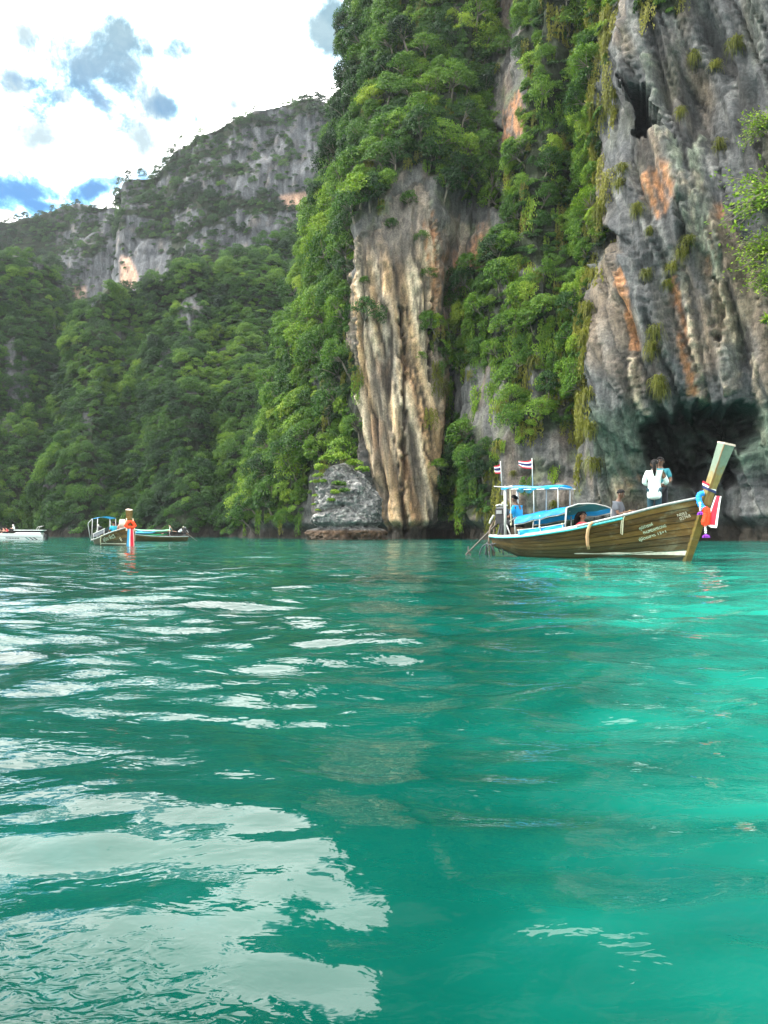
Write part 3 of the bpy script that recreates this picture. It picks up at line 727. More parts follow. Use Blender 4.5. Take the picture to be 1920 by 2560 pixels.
def vine_mesh(seed, mat):
    r = np.random.RandomState(seed); cen = []
    for i in range(16):
        x, y = r.uniform(-.5, .5), r.uniform(-.16, .1); L = r.uniform(.5, 1.15)
        for t in np.arange(0, L, .035):
            cen.append([x + .06 * math.sin(t * 5 + i), y + .05 * math.cos(t * 6 + i) - .12 * math.sin(min(t * 3, 1.6)), -t + .1])
    cen = np.array(cen) + r.normal(size=(len(cen), 3)) * .05
    nn = unit(r.normal(size=cen.shape) * .5 + np.array([0, -.7, .5])); dd = unit(r.normal(size=cen.shape) * .5 + np.array([0, 0, -1.0]))
    V, Fq = leaf_quads(cen, nn, dd, .11 * r.uniform(.7, 1.3, len(cen)), .07)
    return mesh_from('vine', V, Fq, mat)
VINE = [vine_mesh(320 + i, LEAF) for i in range(2)] + [vine_mesh(330, FERN)]

# depth of the built slopes as seen from the shore, to leave out plants nobody could see
ZB = np.full((330, 260), 1e9)
for PP in (PN, PS, PL, PF):
    a, b = project(PP); i = ((b + 320) / 8).astype(int); j = ((a + 80) / 8).astype(int)
    ok = (i >= 0) & (i < 330) & (j >= 0) & (j < 260) & (PP[..., 1] > 5)
    np.minimum.at(ZB, (i[ok], j[ok]), PP[..., 1][ok])
def seen(P, slack):
    a, b = project(P); i = ((b + 320) / 8).astype(int); j = ((a + 80) / 8).astype(int)
    ok = (i >= 1) & (i < 329) & (j >= 1) & (j < 259)
    i = np.clip(i, 1, 328); j = np.clip(j, 1, 258)
    z = np.maximum.reduce([ZB[i, j], ZB[i - 1, j], ZB[i + 1, j], ZB[i, j - 1], ZB[i, j + 1]])
    z = np.where(z > 1e8, ZB[i, j], z)
    return ok & (P[:, 1] < z + slack)
def scatter(P, n, w, count, mind, seed, slack=9.0, facing=-.15):
    r = np.random.RandomState(seed)
    du = P[:-1, 1:] - P[:-1, :-1]; dv = P[1:, :-1] - P[:-1, :-1]
    area = np.linalg.norm(np.cross(du, dv), axis=-1)
    toc = np.array([0, 0, CAMZ]) - P[:-1, :-1]; toc /= np.linalg.norm(toc, axis=-1, keepdims=True)
    cos = (n[:-1, :-1] * toc).sum(-1)
    pr = area * w[:-1, :-1] * (cos > facing) * (P[:-1, :-1, 2] > .8)
    f = pr.ravel(); f = f / f.sum()
    pick = r.choice(f.size, size=count * 6, p=f)
    i, j = np.unravel_index(pick, pr.shape)
    a, b = r.rand(len(i), 1), r.rand(len(i), 1)
    pts = P[i, j] + du[i, j] * a + dv[i, j] * b; nn = n[i, j]
    ok = seen(pts, slack); pts, nn = pts[ok], nn[ok]
    cells = {}; keep = []
    for k in range(len(pts)):
        c = tuple((pts[k] // mind).astype(int)); bad = False
        for dx in (-1, 0, 1):
            for dy in (-1, 0, 1):
                for dz in (-1, 0, 1):
                    for q in cells.get((c[0] + dx, c[1] + dy, c[2] + dz), ()):
                        if ((pts[q] - pts[k]) ** 2).sum() < mind * mind: bad = True; break
                    if bad: break
                if bad: break
            if bad: break
        if bad: continue
        cells.setdefault(c, []).append(k); keep.append(k)
        if len(keep) >= count: break
    return pts[keep], nn[keep]

def instancer(name, pts, rot, scl, tint, var, protos, label, kind='stuff'):
    coll = bpy.data.collections.new(name + '_sources')
    for i, me in enumerate(protos):
        coll.objects.link(bpy.data.objects.new('leafy_source_%02d' % i, me))
    me = bpy.data.meshes.new(name); n = len(pts)
    me.vertices.add(n); me.vertices.foreach_set('co', np.asarray(pts, np.float32).ravel())
    for nm, ty, arr, key in (('rot', 'FLOAT_VECTOR', rot, 'vector'), ('scl', 'FLOAT_VECTOR', scl, 'vector'), ('tint', 'FLOAT', tint, 'value'), ('variant', 'INT', var, 'value')):
        at = me.attributes.new(nm, ty, 'POINT')
        at.data.foreach_set(key, np.asarray(arr, np.int32 if ty == 'INT' else np.float32).ravel())
    o = link(name, me); tag(o, label, kind=kind)
    ng = bpy.data.node_groups.new(name, 'GeometryNodeTree')
    ng.interface.new_socket('Geometry', in_out='INPUT', socket_type='NodeSocketGeometry')
    ng.interface.new_socket('Geometry', in_out='OUTPUT', socket_type='NodeSocketGeometry')
    nd, lk = ng.nodes, ng.links
    gi = nd.new('NodeGroupInput'); go = nd.new('NodeGroupOutput')
    ci = nd.new('GeometryNodeCollectionInfo'); ci.inputs['Collection'].default_value = coll
    ci.inputs['Separate Children'].default_value = True; ci.inputs['Reset Children'].default_value = True
    ip = nd.new('GeometryNodeInstanceOnPoints'); ip.inputs['Pick Instance'].default_value = True
    def na(nm, ty):
        q = nd.new('GeometryNodeInputNamedAttribute'); q.data_type = ty; q.inputs['Name'].default_value = nm
        return [s for s in q.outputs if s.enabled and s.name == 'Attribute'][0]
    er = nd.new('FunctionNodeEulerToRotation')
    lk.new(na('rot', 'FLOAT_VECTOR'), er.inputs[0]); lk.new(er.outputs[0], ip.inputs['Rotation'])
    lk.new(na('scl', 'FLOAT_VECTOR'), ip.inputs['Scale']); lk.new(na('variant', 'INT'), ip.inputs['Instance Index'])
    lk.new(ci.outputs[0], ip.inputs['Instance']); lk.new(gi.outputs[0], ip.inputs['Points']); lk.new(ip.outputs[0], go.inputs[0])
    md = o.modifiers.new('plants', 'NODES'); md.node_group = ng
    return o

def tilt_euler(nrm, k, yaw):
    up = Vector((0, 0, 1)) + Vector(nrm) * k
    q = up.to_track_quat('Z', 'Y')
    return (q @ Vector((0, 0, 1)).to_track_quat('Z', 'Y').inverted() @ Matrix.Rotation(yaw, 3, 'Z').to_quaternion()).to_euler()

TREES = []       # (pos, normal, radius, tint, zone)
def add_zone(zone, P, n, w, count, mind, rmin, rmax, tint0, tvar, seed, tscale=9.0, slack=9.0):
    pts, nn = scatter(P, n, w, count, mind, seed, slack)
    r = np.random.RandomState(seed + 1)
    patch = fbm(pts[:, 0] / tscale + seed, pts[:, 1] / tscale, pts[:, 2] / tscale, 3)
    t0 = tint0(pts) if callable(tint0) else tint0
    tint = np.clip(t0 + patch * tvar * 1.8 + r.normal(size=len(pts)) * .10, .02, .98)
    rad = rmin + (rmax - rmin) * r.rand(len(pts)) ** 1.6
    for k in range(len(pts)): TREES.append((pts[k], nn[k], rad[k], tint[k], zone))
wN = veg.copy(); wN = np.concatenate([wN], 0)
aN, bN = project(PN)
nN = normals(PN)
wB = wN * (aN < 905); wT = wN * (aN >= 905) * (aN < 1262) * (bN < 760); wM = wN * (aN >= 1075) * (aN < 1535) * ((aN >= 1262) | (bN >= 760)); wR = wN * (aN >= 1535)
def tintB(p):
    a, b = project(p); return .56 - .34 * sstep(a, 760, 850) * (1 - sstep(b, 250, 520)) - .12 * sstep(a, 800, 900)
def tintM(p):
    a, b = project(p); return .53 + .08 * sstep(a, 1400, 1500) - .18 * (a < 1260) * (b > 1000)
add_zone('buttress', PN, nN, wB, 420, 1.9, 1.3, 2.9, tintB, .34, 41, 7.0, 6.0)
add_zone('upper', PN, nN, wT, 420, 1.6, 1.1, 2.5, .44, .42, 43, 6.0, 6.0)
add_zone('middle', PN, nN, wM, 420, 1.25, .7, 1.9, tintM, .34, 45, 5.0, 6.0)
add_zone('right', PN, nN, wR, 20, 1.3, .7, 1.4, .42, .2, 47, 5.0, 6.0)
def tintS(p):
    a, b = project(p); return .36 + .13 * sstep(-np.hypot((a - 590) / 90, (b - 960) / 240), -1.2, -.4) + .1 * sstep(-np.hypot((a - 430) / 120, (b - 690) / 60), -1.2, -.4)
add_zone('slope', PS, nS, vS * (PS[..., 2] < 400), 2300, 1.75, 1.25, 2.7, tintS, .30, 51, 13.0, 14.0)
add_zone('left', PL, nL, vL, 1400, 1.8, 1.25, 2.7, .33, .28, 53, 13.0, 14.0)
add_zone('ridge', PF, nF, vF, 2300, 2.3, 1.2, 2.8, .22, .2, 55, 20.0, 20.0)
TREES.sort(key=lambda t: -t[2] / t[0][1])
def in_frame(t):
    a, b = project(t[0]); return -20 < a < 1940 and 0 < b < 1340
NIND = 285
solo = [t for t in TREES if in_frame(t)][:NIND]; ids = set(id(t) for t in solo)
rest = [t for t in TREES if id(t) not in ids]
def kind_word(t):
    return ('yellow-green', 'pale') if t[3] > .62 else (('mid-green', 'mid') if t[3] > .36 else ('dark-green', 'dark'))
ZL = {'buttress': 'on the overgrown buttress left of the cream rock face', 'upper': 'on the ledges above the cream rock face', 'middle': 'on the cliff between the cream face and the bare grey wall',
      'right': 'on the top of the bare grey wall', 'slope': 'on the forested slope behind the wooden boat', 'left': 'on the forested slope at the left edge', 'ridge': 'on the far grey ridge'}
def tilt_k(zone): return {'buttress': .7, 'upper': .8, 'middle': .8, 'right': .6}.get(zone, .6)
ZNAME = {'buttress': 'forested buttress', 'upper': 'ledges above the cream face', 'middle': 'green cliff beside the grey wall', 'right': 'bare grey wall', 'slope': 'slope behind the small boats', 'left': 'slope at the left edge', 'ridge': 'far ridge'}
_pp = [project(t[0]) for t in solo]; ZR = {}
for t, (a, b) in zip(solo, _pp): ZR.setdefault(t[4], []).append((a, b))
keys = []
for t, (a, b) in zip(solo, _pp):
    q = np.array(ZR[t[4]]); vb = (q[:, 1] > b).mean(); hb = (q[np.abs(q[:, 1] - b) < 160][:, 0] < a).mean()
    vw = ('at the foot', 'low down', 'below mid height', 'above mid height', 'high up', 'near the top')[min(int(vb * 6), 5)]
    hw = ('left side', 'middle', 'right side')[min(int(hb * 3), 2)]
    keys.append((vw, hw, t[4], kind_word(t)[0]))
LAB, GRP = [], []; seen_big = set()
for t, (vw, hw, z, cw) in zip(solo, keys):
    sz = ''
    if keys.count((vw, hw, z, cw)) > 1 and (vw, hw, z, cw) not in seen_big: sz = 'biggest '; seen_big.add((vw, hw, z, cw))
    LAB.append('%s%s tree %s, %s of the %s' % (sz, cw, vw, hw, ZNAME[z])); GRP.append('%s trees %s, %s of the %s' % (cw, vw, hw, ZNAME[z]))
src_tree = {}
for k, t in enumerate(solo):
    p, nn, rad, tint, zone = t
    v = k % 5; cm, tm = PROTO[v]
    root = bpy.data.objects.new('tree', None); COL.objects.link(root); root.empty_display_size = .3
    tag(root, LAB[k], 'tree', GRP[k])
    root.location = p - np.array([0, 0, .25]) * rad; root.rotation_euler = tilt_euler(nn, tilt_k(zone), (k * 2.399) % 6.283)
    s = rad; root.scale = (s * rnd.uniform(.9, 1.15), s * rnd.uniform(.9, 1.15), s * rnd.uniform(.9, 1.35))
    c = link('crown', cm, root); c['tint'] = float(tint); link('trunk', tm, root)
def pack(lst, kf, z=-.62, sz=(.9, 1.45)):
    pts = np.array([t[0] + np.array([0, 0, z]) * t[2] for t in lst])
    rot = [tuple(tilt_euler(t[1], kf(t[4]), rnd.uniform(0, 6.28))) for t in lst]
    scl = [(t[2] * rnd.uniform(.9, 1.15), t[2] * rnd.uniform(.9, 1.15), t[2] * rnd.uniform(*sz)) for t in lst]
    return pts, rot, scl, [t[3] for t in lst]
ZST = {'buttress': ('cliff_undergrowth', 'smaller trees filling the gaps on the near cliff'), 'slope': ('hill_forest', 'dense green forest covering the hillside behind the boats'), 'left': ('hill_forest', 'dense dark forest covering the slope at the left edge'), 'ridge': ('ridge_scrub', 'dark scrub scattered over the far grey ridge')}
for z, zs in (('buttress', ('buttress', 'upper', 'middle', 'right')), ('slope', ('slope',)), ('left', ('left',)), ('ridge', ('ridge',))):
    lst = [t for t in rest if t[4] in zs]
    if not lst: continue
    pts, rot, scl, ti = pack(lst, tilt_k)
    # crowns with their trunks in one source mesh each
    instancer(ZST[z][0], pts, rot, scl, ti, rnd.randint(0, 5, len(lst)), [p[0] for p in PROTO], ZST[z][1])
# low shrubs under and between the trees
for nm, P, n, w, cnt, md, r0, r1, t0, tv, sd, slack, lab in (
        ('cliff_shrubs', PN, nN, wN, 2600, .75, .45, 1.0, .42, .36, 61, 6., 'low shrubs and creepers clinging to the near cliff'),
        ('hill_shrubs', PS, nS, vS, 2200, 1.7, 1.1, 1.9, .32, .26, 63, 14., 'low bushes under the trees of the middle slope'),
        ('hill_shrubs', PL, nL, vL, 1500, 1.8, 1.1, 1.9, .28, .22, 65, 14., 'low bushes under the trees of the left slope'),
        ('ridge_shrubs', PF, nF, np.clip(vF + .10, 0, 1), 2600, 2.2, .9, 1.8, .2, .18, 67, 20., 'small dark bushes on the far ridge')):
    pts, nn = scatter(P, n, w, cnt, md, sd, slack)
    r = np.random.RandomState(sd + 7)
    ti = np.clip(t0 + fbm(pts[:, 0] / 8 + sd, pts[:, 1] / 8, pts[:, 2] / 8, 3) * tv * 1.8 + r.normal(size=len(pts)) * .1, .02, .98)
    rad = r.uniform(r0, r1, len(pts))
    lst = [(pts[k], nn[k], rad[k], ti[k], 'x') for k in range(len(pts))]
    a, b, c, d = pack(lst, lambda z: .9, -.8, (.8, 1.1))
    instancer(nm, a, b, c, d, r.randint(0, 3, len(lst)), SHRUB, lab)
# hanging creepers on the near cliff
wV = np.clip(wN * .7 + .5 * LM([(1522, -50, 26), (1515, 300, 24), (1500, 600, 26), (1478, 860, 24), (1485, 1100, 20)]) + .35 * PM([(1090, 800), (1480, 500), (1480, 1150), (1230, 1290), (1090, 1100)], 20) * (1 - mR), 0, 1) * (aN > 600)
pts, nn = scatter(PN, nN, wV, 1100, .9, 71, 6.)
r = np.random.RandomState(72); a, b = project(pts)
ti = np.clip(.56 + fbm(pts[:, 0] / 6, pts[:, 1] / 6, pts[:, 2] / 6, 3) * .6 + .15 * (a > 1230), .05, .98)
rot = [(0, 0, math.atan2(nn[k][0], -nn[k][1])) for k in range(len(pts))]
sc = r.uniform(.9, 2.4, len(pts))
instancer('hanging_creeper', pts + nn * .35, rot, np.stack([sc * .8, sc * .7, sc * r.uniform(.9, 1.9, len(pts))], 1), ti, np.where(a > 1400, 2, r.randint(0, 3, len(pts))), VINE, 'curtains of creeper hanging down the near cliff')

# fern tufts on the bare wall, each its own plant
flat = PN.reshape(-1, 3); fpx, fpy = project(flat); fn = nN.reshape(-1, 3)
def on_cliff(px, py):
    d = (fpx - px) ** 2 + (fpy - py) ** 2
    c = np.argpartition(d, 40)[:40]; c = c[d[c] < 40 ** 2] if (d[c] < 40 ** 2).any() else c
    k = c[np.argmin(flat[c][:, 1])]
    return flat[k], fn[k]
TUFTS = [(1508, 40, 1.5), (1514, 100, 1.3), (1524, 235, 1.2), (1530, 265, 1.1), (1555, 410, 1.2), (1545, 450, 1.1), (1500, 520, 1.5), (1495, 600, 1.4), (1480, 680, 1.5), (1470, 760, 1.5), (1465, 830, 1.4), (1468, 980, 1.4), (1475, 1060, 1.3), (1476, 1150, 1.6),
         (1726, 150, 1.1), (1795, 150, 1.2), (1822, 110, 1.3), (1722, 275, .9), (1790, 355, 1.2), (1582, 520, 1.2), (1620, 560, .7), (1600, 680, 1.0), (1705, 600, 1.3), (1690, 640, 1.2), (1670, 670, 1.1), (1652, 700, 1.0),
         (1625, 830, 1.3), (1622, 860, 1.2), (1650, 970, 1.4), (1670, 985, 1.2), (1640, 955, 1.0), (1335, 680, 1.5), (1330, 900, 1.7), (1250, 1010, 1.5), (1350, 1010, 1.4), (1240, 1110, 1.4), (1225, 1190, 1.2), (1195, 1270, 1.2), (1375, 1245, .8), (1245, 1240, .6), (1270, 1180, .8), (1395, 930, 1.5), (1440, 880, 1.5), (1420, 760, 1.4)]
for k, (px, py, s) in enumerate(TUFTS):
    p, nn = on_cliff(px, py)
    o = link('fern_tuft', TUFT[k % 3]); o.location = p + nn * .15; o.rotation_euler = (0, 0, k * 1.7); o.scale = (s * .85, s * .85, s * rnd.uniform(.75, 1.2)); o['tint'] = float(rnd.uniform(.25, .75))
    if px > 1535: zn, nm_, hs = 'bare grey wall', 'fern tuft', (1610, 1690)
    elif px > 1450: zn, nm_, hs = 'left edge of the bare grey wall', 'hanging tuft', None
    else: zn, nm_, hs = 'dark middle rock', 'mossy tuft', (1260, 1360)
    vw = 'at the very top' if py < 130 else 'high up' if py < 300 else 'above the middle' if py < 500 else 'at mid height' if py < 700 else 'low down' if py < 900 else 'near the bottom'
    hw = '' if hs is None else (' on the left' if px < hs[0] else ' in the middle' if px < hs[1] else ' on the right')
    tag(o, 'yellow-green %s %s%s of the %s' % (nm_, vw, hw, zn), 'fern', '%ss %s%s of the %s' % (nm_, vw, hw, zn))

# leafy branches that reach in at the right edge
def bough_mesh(seed, n=34, leaf=.21):
    r = np.random.RandomState(seed); wood = MB(); C, Nn, Dd = [], [], []
    for i in range(n):
        a = r.uniform(-.9, .9); e = r.uniform(-.35, .6); L = r.uniform(1.2, 3.0)
        d = np.array([-math.cos(a) * math.cos(e), math.sin(a) * math.cos(e) - .3, math.sin(e)])
        end = d * L + np.array([0, 0, -.12 * L * L * .5])
        wood.tube([(0, 0, 0), tuple(d * L * .5 + np.array([0, 0, .1])), tuple(end)], [.05, .025, .008], 5)
        for k in range(26):
            t = r.uniform(.35, 1.05); p = d * L * t + np.array([0, 0, .1 * math.sin(t * 3) - .12 * L * L * .5 * t * t]) + r.normal(size=3) * .2
            C.append(p); Nn.append(unit(np.array([0, -.25, 1.0]) + r.normal(size=3) * .35)); Dd.append(unit(d + r.normal(size=3) * .5 + np.array([0, 0, -.35])))
    C, Nn, Dd = np.array(C), np.array(Nn), np.array(Dd)
    V, Fq = leaf_quads(C, Nn, Dd, leaf * r.uniform(.7, 1.2, len(C)), leaf * .55)
    return mesh_from('foliage', V, Fq, LEAF), wood.mesh('branch', BARK, True)
for k, (px, py, s, ti, lab) in enumerate([(1925, 318, 1.1, .80, 'pale green leafy bush at the right edge, topmost on the grey wall'), (1915, 520, 1.9, .74, 'leafy bush spreading left from the right edge, second from the top'),
                                      (1915, 640, 1.5, .82, 'large-leaved bush at the right edge, third from the top'), (1930, 700, 1.2, .80, 'large-leaved bush at the right edge, just above the thin pale trunk')]):
    p, nn = on_cliff(min(px, 1995), py); fo, wo = bough_mesh(400 + k)
    root = empty('leafy_bush', Vector(p) + Vector((0, -.8, 0)), 0, lab, 'bush'); root.scale = (s, s, s)
    c = link('foliage', fo, root); c['tint'] = ti; link('branch', wo, root)
p, nn = on_cliff(1915, 880)
root = empty('small_tree', Vector(p) + Vector((0, -.3, -.2)), 0, 'small tree with thin pale curved trunk and one bright leaf tuft, right edge', 'tree')
mb = MB(); path = [(0, 0, 0), (.05, -.5, 1.2), (-.25, -.8, 2.4), (-.55, -1.0, 3.2)]; mb.tube(path, [.07, .06, .05, .04], 6); mb.build('trunk', simple('pale_bark', (.42, .38, .31), .9), root, True)
r = np.random.RandomState(9); n = 60; dd = unit(r.normal(size=(n, 3)) * np.array([1, 1, .35]) + np.array([0, 0, .1])); cc = np.array(path[-1]) + dd * .42
V, Fq = leaf_quads(cc, unit(r.normal(size=(n, 3)) * .3 + np.array([0, -.3, 1])), dd, .75, .2); o = link('foliage', mesh_from('foliage', V, Fq, LEAF), root); o['tint'] = .9

# shrubs rooted in the joints of the cream face
for k, (px, py, s, ti, lab) in enumerate([(1012, 505, 1.5, .42, 'dark green bush at the very top of the cream rock face'), (1048, 590, 1.2, .5, 'leafy bush high on the cream rock face, right of its middle'), (975, 560, 1.1, .4, 'leafy bush high on the cream rock face, left of its middle'),
                                       (1085, 700, 1.3, .52, 'leafy bush on the right edge of the cream rock face'), (1062, 905, .8, .66, 'small bright bush low on the cream rock face'), (905, 700, .9, .45, 'small bush on the left edge of the cream rock face'), (1098, 1180, 1.5, .6, 'bright green bush at the foot of the cream rock face, right side')]):
    p, nn = on_cliff(px, py); cm, tm = PROTO[k % 5]
    root = empty('bush', Vector(p) + Vector(nn) * .1 - Vector((0, 0, .5 * s)), 0, lab, 'bush'); root.scale = (s, s, s)
    c = link('foliage', cm, root); c['tint'] = ti; link('stem', tm, root)
# ---------------------------------------------------------------- the boulder in front of the cream face
def boulder():
    nu, nv = 220, 150
    Y0 = 78.0; c0 = W(866, 1352, Y0)
    th = np.linspace(0, 2 * math.pi, nu, endpoint=False)[None, :]; t = np.linspace(0, 1, nv)[:, None]
    H = 8.7
    # half widths from the water up, read off the outline
    hs = [0, .12, .3, .5, .68, .84, .94, 1.0]; lo = [-3.9, -4.0, -4.0, -3.75, -3.4, -2.6, -1.7, -.3]; hi = [3.9, 3.9, 3.8, 3.5, 2.7, 1.5, .2, -.2]
    a = np.interp(t, hs, lo); b = np.interp(t, hs, hi)
    cx = (a + b) / 2; rx = (b - a) / 2
    z = t * H; ry = rx * .85
    x = cx + rx * np.sign(np.cos(th)) * np.abs(np.cos(th)) ** .8; y = ry * np.sign(np.sin(th)) * np.abs(np.sin(th)) ** .8; z = z + 0 * th
    n = unit(np.stack([np.cos(th) + 0 * t, np.sin(th) + 0 * t, .35 * t + 0 * th], -1))
    d = fbm(x / 2.4, y / 2.4, z / 2.0, 4) * 1.1 - np.abs(fbm(x / 1.0, y / 1.0, z / .8, 4)) * .9 + (ridged(x / 1.6 + .3 * z, y / 1.6, z / 5, 2) - .7) * .7
    d = d * (1 - .85 * sstep(t, .85, 1.0))
    low = 1 - sstep(z, 1.0, 1.5); d = d + .25 * low
    d = d - .9 * np.exp(-((z - 1.75) / .28) ** 2) - .8 * np.exp(-((z - 4.1 - .25 * x) / .25) ** 2) * (x < -.2)
    P = np.stack([x, y, z], -1) + n * d[..., None] + np.array([c0[0], Y0 + 3.2, -.3])
    P = np.concatenate([P, P[:, :1]], 1)
    s1 = fbm(P[..., 0] / .8, P[..., 1] / .8, P[..., 2] / 1.3, 4); s2 = fbm(P[..., 0] / .35, P[..., 1] / .35, P[..., 2] / .4, 3)
    c = np.broadcast_to(C3(.17, .175, .175), P.shape).copy(); c = mixc(c, DARK, .75 * sstep(s1, .02, .35)); c = mixc(c, C3(.42, .42, .40), .75 * sstep(s2, .02, .3))
    c = mixc(c, C3(.09, .058, .036), 1 - sstep(P[..., 2], .9, 1.25)); c = mixc(c, WET, .6 * (1 - sstep(P[..., 2], .3, .6)))
    o = grid_obj('boulder', P, c, ROCK_NEAR, 'grey limestone boulder with a brown tide-washed foot standing in the water before the cream face', None)
    o['category'] = 'boulder'
    return P
PB = boulder()
bf = PB.reshape(-1, 3); ba, bb = project(bf)
for k, (px, py, s, ti) in enumerate([(800, 1180, .8, .8), (820, 1165, .9, .72), (850, 1168, 1.0, .78), (880, 1180, .9, .74), (905, 1195, .8, .7), (785, 1200, .6, .8), (772, 1225, .5, .75), (806, 1215, .5, .62), (848, 1228, .75, .5), (838, 1245, .6, .78), (862, 1238, .6, .45), (828, 1268, .5, .66), (772, 1250, .45, .75), (795, 1282, .3, .8), (770, 1268, .3, .7)]):
    d = (ba - px) ** 2 + (bb - py) ** 2; c = np.argpartition(d, 30)[:30]; p = bf[c[np.argmin(bf[c][:, 1])]]
    o = link('shrub', SHRUB[k % 3]); o.location = Vector(p) + Vector((0, -.1, -.35 * s)); s *= 1.35; o.scale = (s, s, s); o.rotation_euler = (0, 0, k * 1.3); o['tint'] = ti
    pl = 'on the left side' if px < 790 else 'on the top' if py < 1190 else 'on the right shoulder' if px > 890 else 'in the middle' if py > 1220 else 'just below the top'
    tag(o, 'small yellow-green shrub %s of the grey boulder in the water' % pl, 'shrub', 'shrubs %s of the boulder' % pl)
# ---------------------------------------------------------------- boats
def make_wood(name, stops, scuff=(.20, .22, .15), scale=2.2, amt=.5, fade=(0.0, .55)):
    m, N, b, out = new_mat(name)
    v = N.add('ShaderNodeTexCoord').outputs['Object']
    g = N.add('ShaderNodeMapping', {'Vector': v, 'Scale': (.16, 1, 1)}).outputs[0]
    n1 = N.noise(g, 9.0, 6, .65, .6); n2 = N.noise(g, 42.0, 4, .6)
    n3 = N.noise(N.add('ShaderNodeMapping', {'Vector': v, 'Scale': (.5, 1, 1)}).outputs[0], scale * 1.6, 5, .65, .4)
    t = N.add('ShaderNodeAttribute', attribute_name='tint', attribute_type='OBJECT').outputs['Fac']
    f = N.math('ADD', N.math('MULTIPLY', n1, .75), N.math('ADD', N.math('MULTIPLY', n2, .25), N.math('SUBTRACT', t, .5)))
    c = N.ramp(f, stops)
    c = N.mix(N.math('MULTIPLY', N.smooth(n3, .54, .70), amt), c, scuff + (1,))
    z = N.add('ShaderNodeSeparateXYZ', {0: v}).outputs[2]
    slime = N.math('SUBTRACT', 1.0, N.smooth(N.math('ADD', z, N.math('MULTIPLY', N.math('SUBTRACT', n3, .5), .5)), fade[0], fade[1]))
    c = N.mix(N.math('MULTIPLY', slime, .7), c, (.030, .042, .022, 1))
    N.l.new(c, b.inputs['Base Color']); b.inputs['Roughness'].default_value = .6; b.inputs['Specular IOR Level'].default_value = .2
    N.l.new(N.add('ShaderNodeBump', {'Strength': .4, 'Distance': .01, 'Height': n1}).outputs[0], b.inputs['Normal'])
    return m
HULLW = make_wood('hull_wood', [(.2, (.024, .014, .004)), (.5, (.105, .060, .012)), (.85, (.21, .13, .032))], amt=.42, fade=(0.0, .75))
DECKW = make_wood('deck_wood', [(.2, (.06, .045, .03)), (.5, (.15, .12, .085)), (.85, (.26, .22, .16))], amt=.2, fade=(-5, -4))
STEMW = make_wood('stem_wood', [(.2, (.05, .035, .008)), (.5, (.125, .09, .02)), (.85, (.20, .15, .04))], amt=.25, fade=(-.2, .4))
def make_prow():
    m, N, b, out = new_mat('prow_paint')
    v = N.add('ShaderNodeTexCoord').outputs['Object']; s = N.add('ShaderNodeSeparateXYZ', {0: v}).outputs
    n = N.noise(v, 9.0, 5, .65); n2 = N.noise(N.add('ShaderNodeMapping', {'Vector': v, 'Scale': (3, 3, .5)}).outputs[0], 8.0, 4, .6)
    wood = N.ramp(n2, [(.25, (.13, .095, .025)), (.7, (.25, .19, .055))])
    paint = N.ramp(n, [(.3, (.09, .14, .10)), (.7, (.15, .205, .15))])
    z = N.math('ADD', s[2], N.math('MULTIPLY', N.math('SUBTRACT', n, .5), .7))
    c = N.mix(N.smooth(z, 1.85, 2.25), wood, paint)
    ax = N.math('ABSOLUTE', N.math('ADD', N.math('SUBTRACT', s[0], N.math('ADD', 5.13, N.math('MULTIPLY', s[2], .305))), N.math('MULTIPLY', N.math('SUBTRACT', n2, .5), .06)))
    c = N.mix(N.math('MULTIPLY', N.math('SUBTRACT', 1.0, N.smooth(ax, .004, .03)), .75), c, (.20, .085, .02, 1))
    N.l.new(c, b.inputs['Base Color']); b.inputs['Roughness'].default_value = .6
    return m
PROWM = make_prow()
def two_sided(name, front, back, rough=.45, scale=5.0, var=.18, bump=.6, translucent=.15):
    m, N, b, out = new_mat(name)
    v = N.add('ShaderNodeTexCoord').outputs['Object']; n = N.noise(v, scale, 5, .6, .5)
    g = N.add('ShaderNodeNewGeometry').outputs['Backfacing']
    k = N.ramp(n, [(.25, (1 - var,) * 3), (.75, (1 + var,) * 3)])
    c = N.mix(1.0, N.mix(g, front + (1,), back + (1,)), k, 'MULTIPLY')
    N.l.new(c, b.inputs['Base Color']); b.inputs['Roughness'].default_value = rough
    N.l.new(N.add('ShaderNodeBump', {'Strength': bump, 'Distance': .02, 'Height': n}).outputs[0], b.inputs['Normal'])
    t = N.add('ShaderNodeBsdfTranslucent', {'Color': c}); mx = N.add('ShaderNodeMixShader', {0: translucent, 1: b.outputs[0], 2: t.outputs[0]})
    N.l.new(mx.outputs[0], out.inputs[0]); return m
TARP = two_sided('blue_tarp', (.012, .34, .72), (.012, .34, .72), .4)
CANOPY = two_sided('canopy_tarp', (.02, .11, .12), (.009, .25, .56), .45)
DARKTARP = two_sided('dark_canopy', (.02, .045, .06), (.015, .03, .045), .5)
GUNW = simple('weathered_grey_paint', (.27, .29, .28), .6, .45, 7.0)
TURQ = simple('turquoise_paint', (.06, .42, .44), .45, .25, 5.0)
WHITE = simple('white_paint', (.72, .72, .69), .4, .10, 6.0)
CREAMP = simple('cream_paint', (.52, .52, .42), .6, .3, 9.0)
DKGREEN = simple('dark_green_bottom', (.014, .028, .020), .5, .5, 3.0)
PIPE = simple('pale_grey_pipe', (.46, .47, .45), .45, .2, 12.0)
METAL = simple('dull_engine_metal', (.22, .23, .23), .45, .35, 10.0, .6)
BLACKM = simple('black_engine_parts', (.018, .018, .020), .45, .4, 9.0)
STEEL = simple('dark_steel_tube', (.07, .075, .08), .4, .4, 12.0, .5)
ROPE = simple('pale_rope', (.50, .47, .33), .9, .25, 30.0)
HOSE = simple('tan_hose', (.42, .25, .13), .6, .25, 8.0)
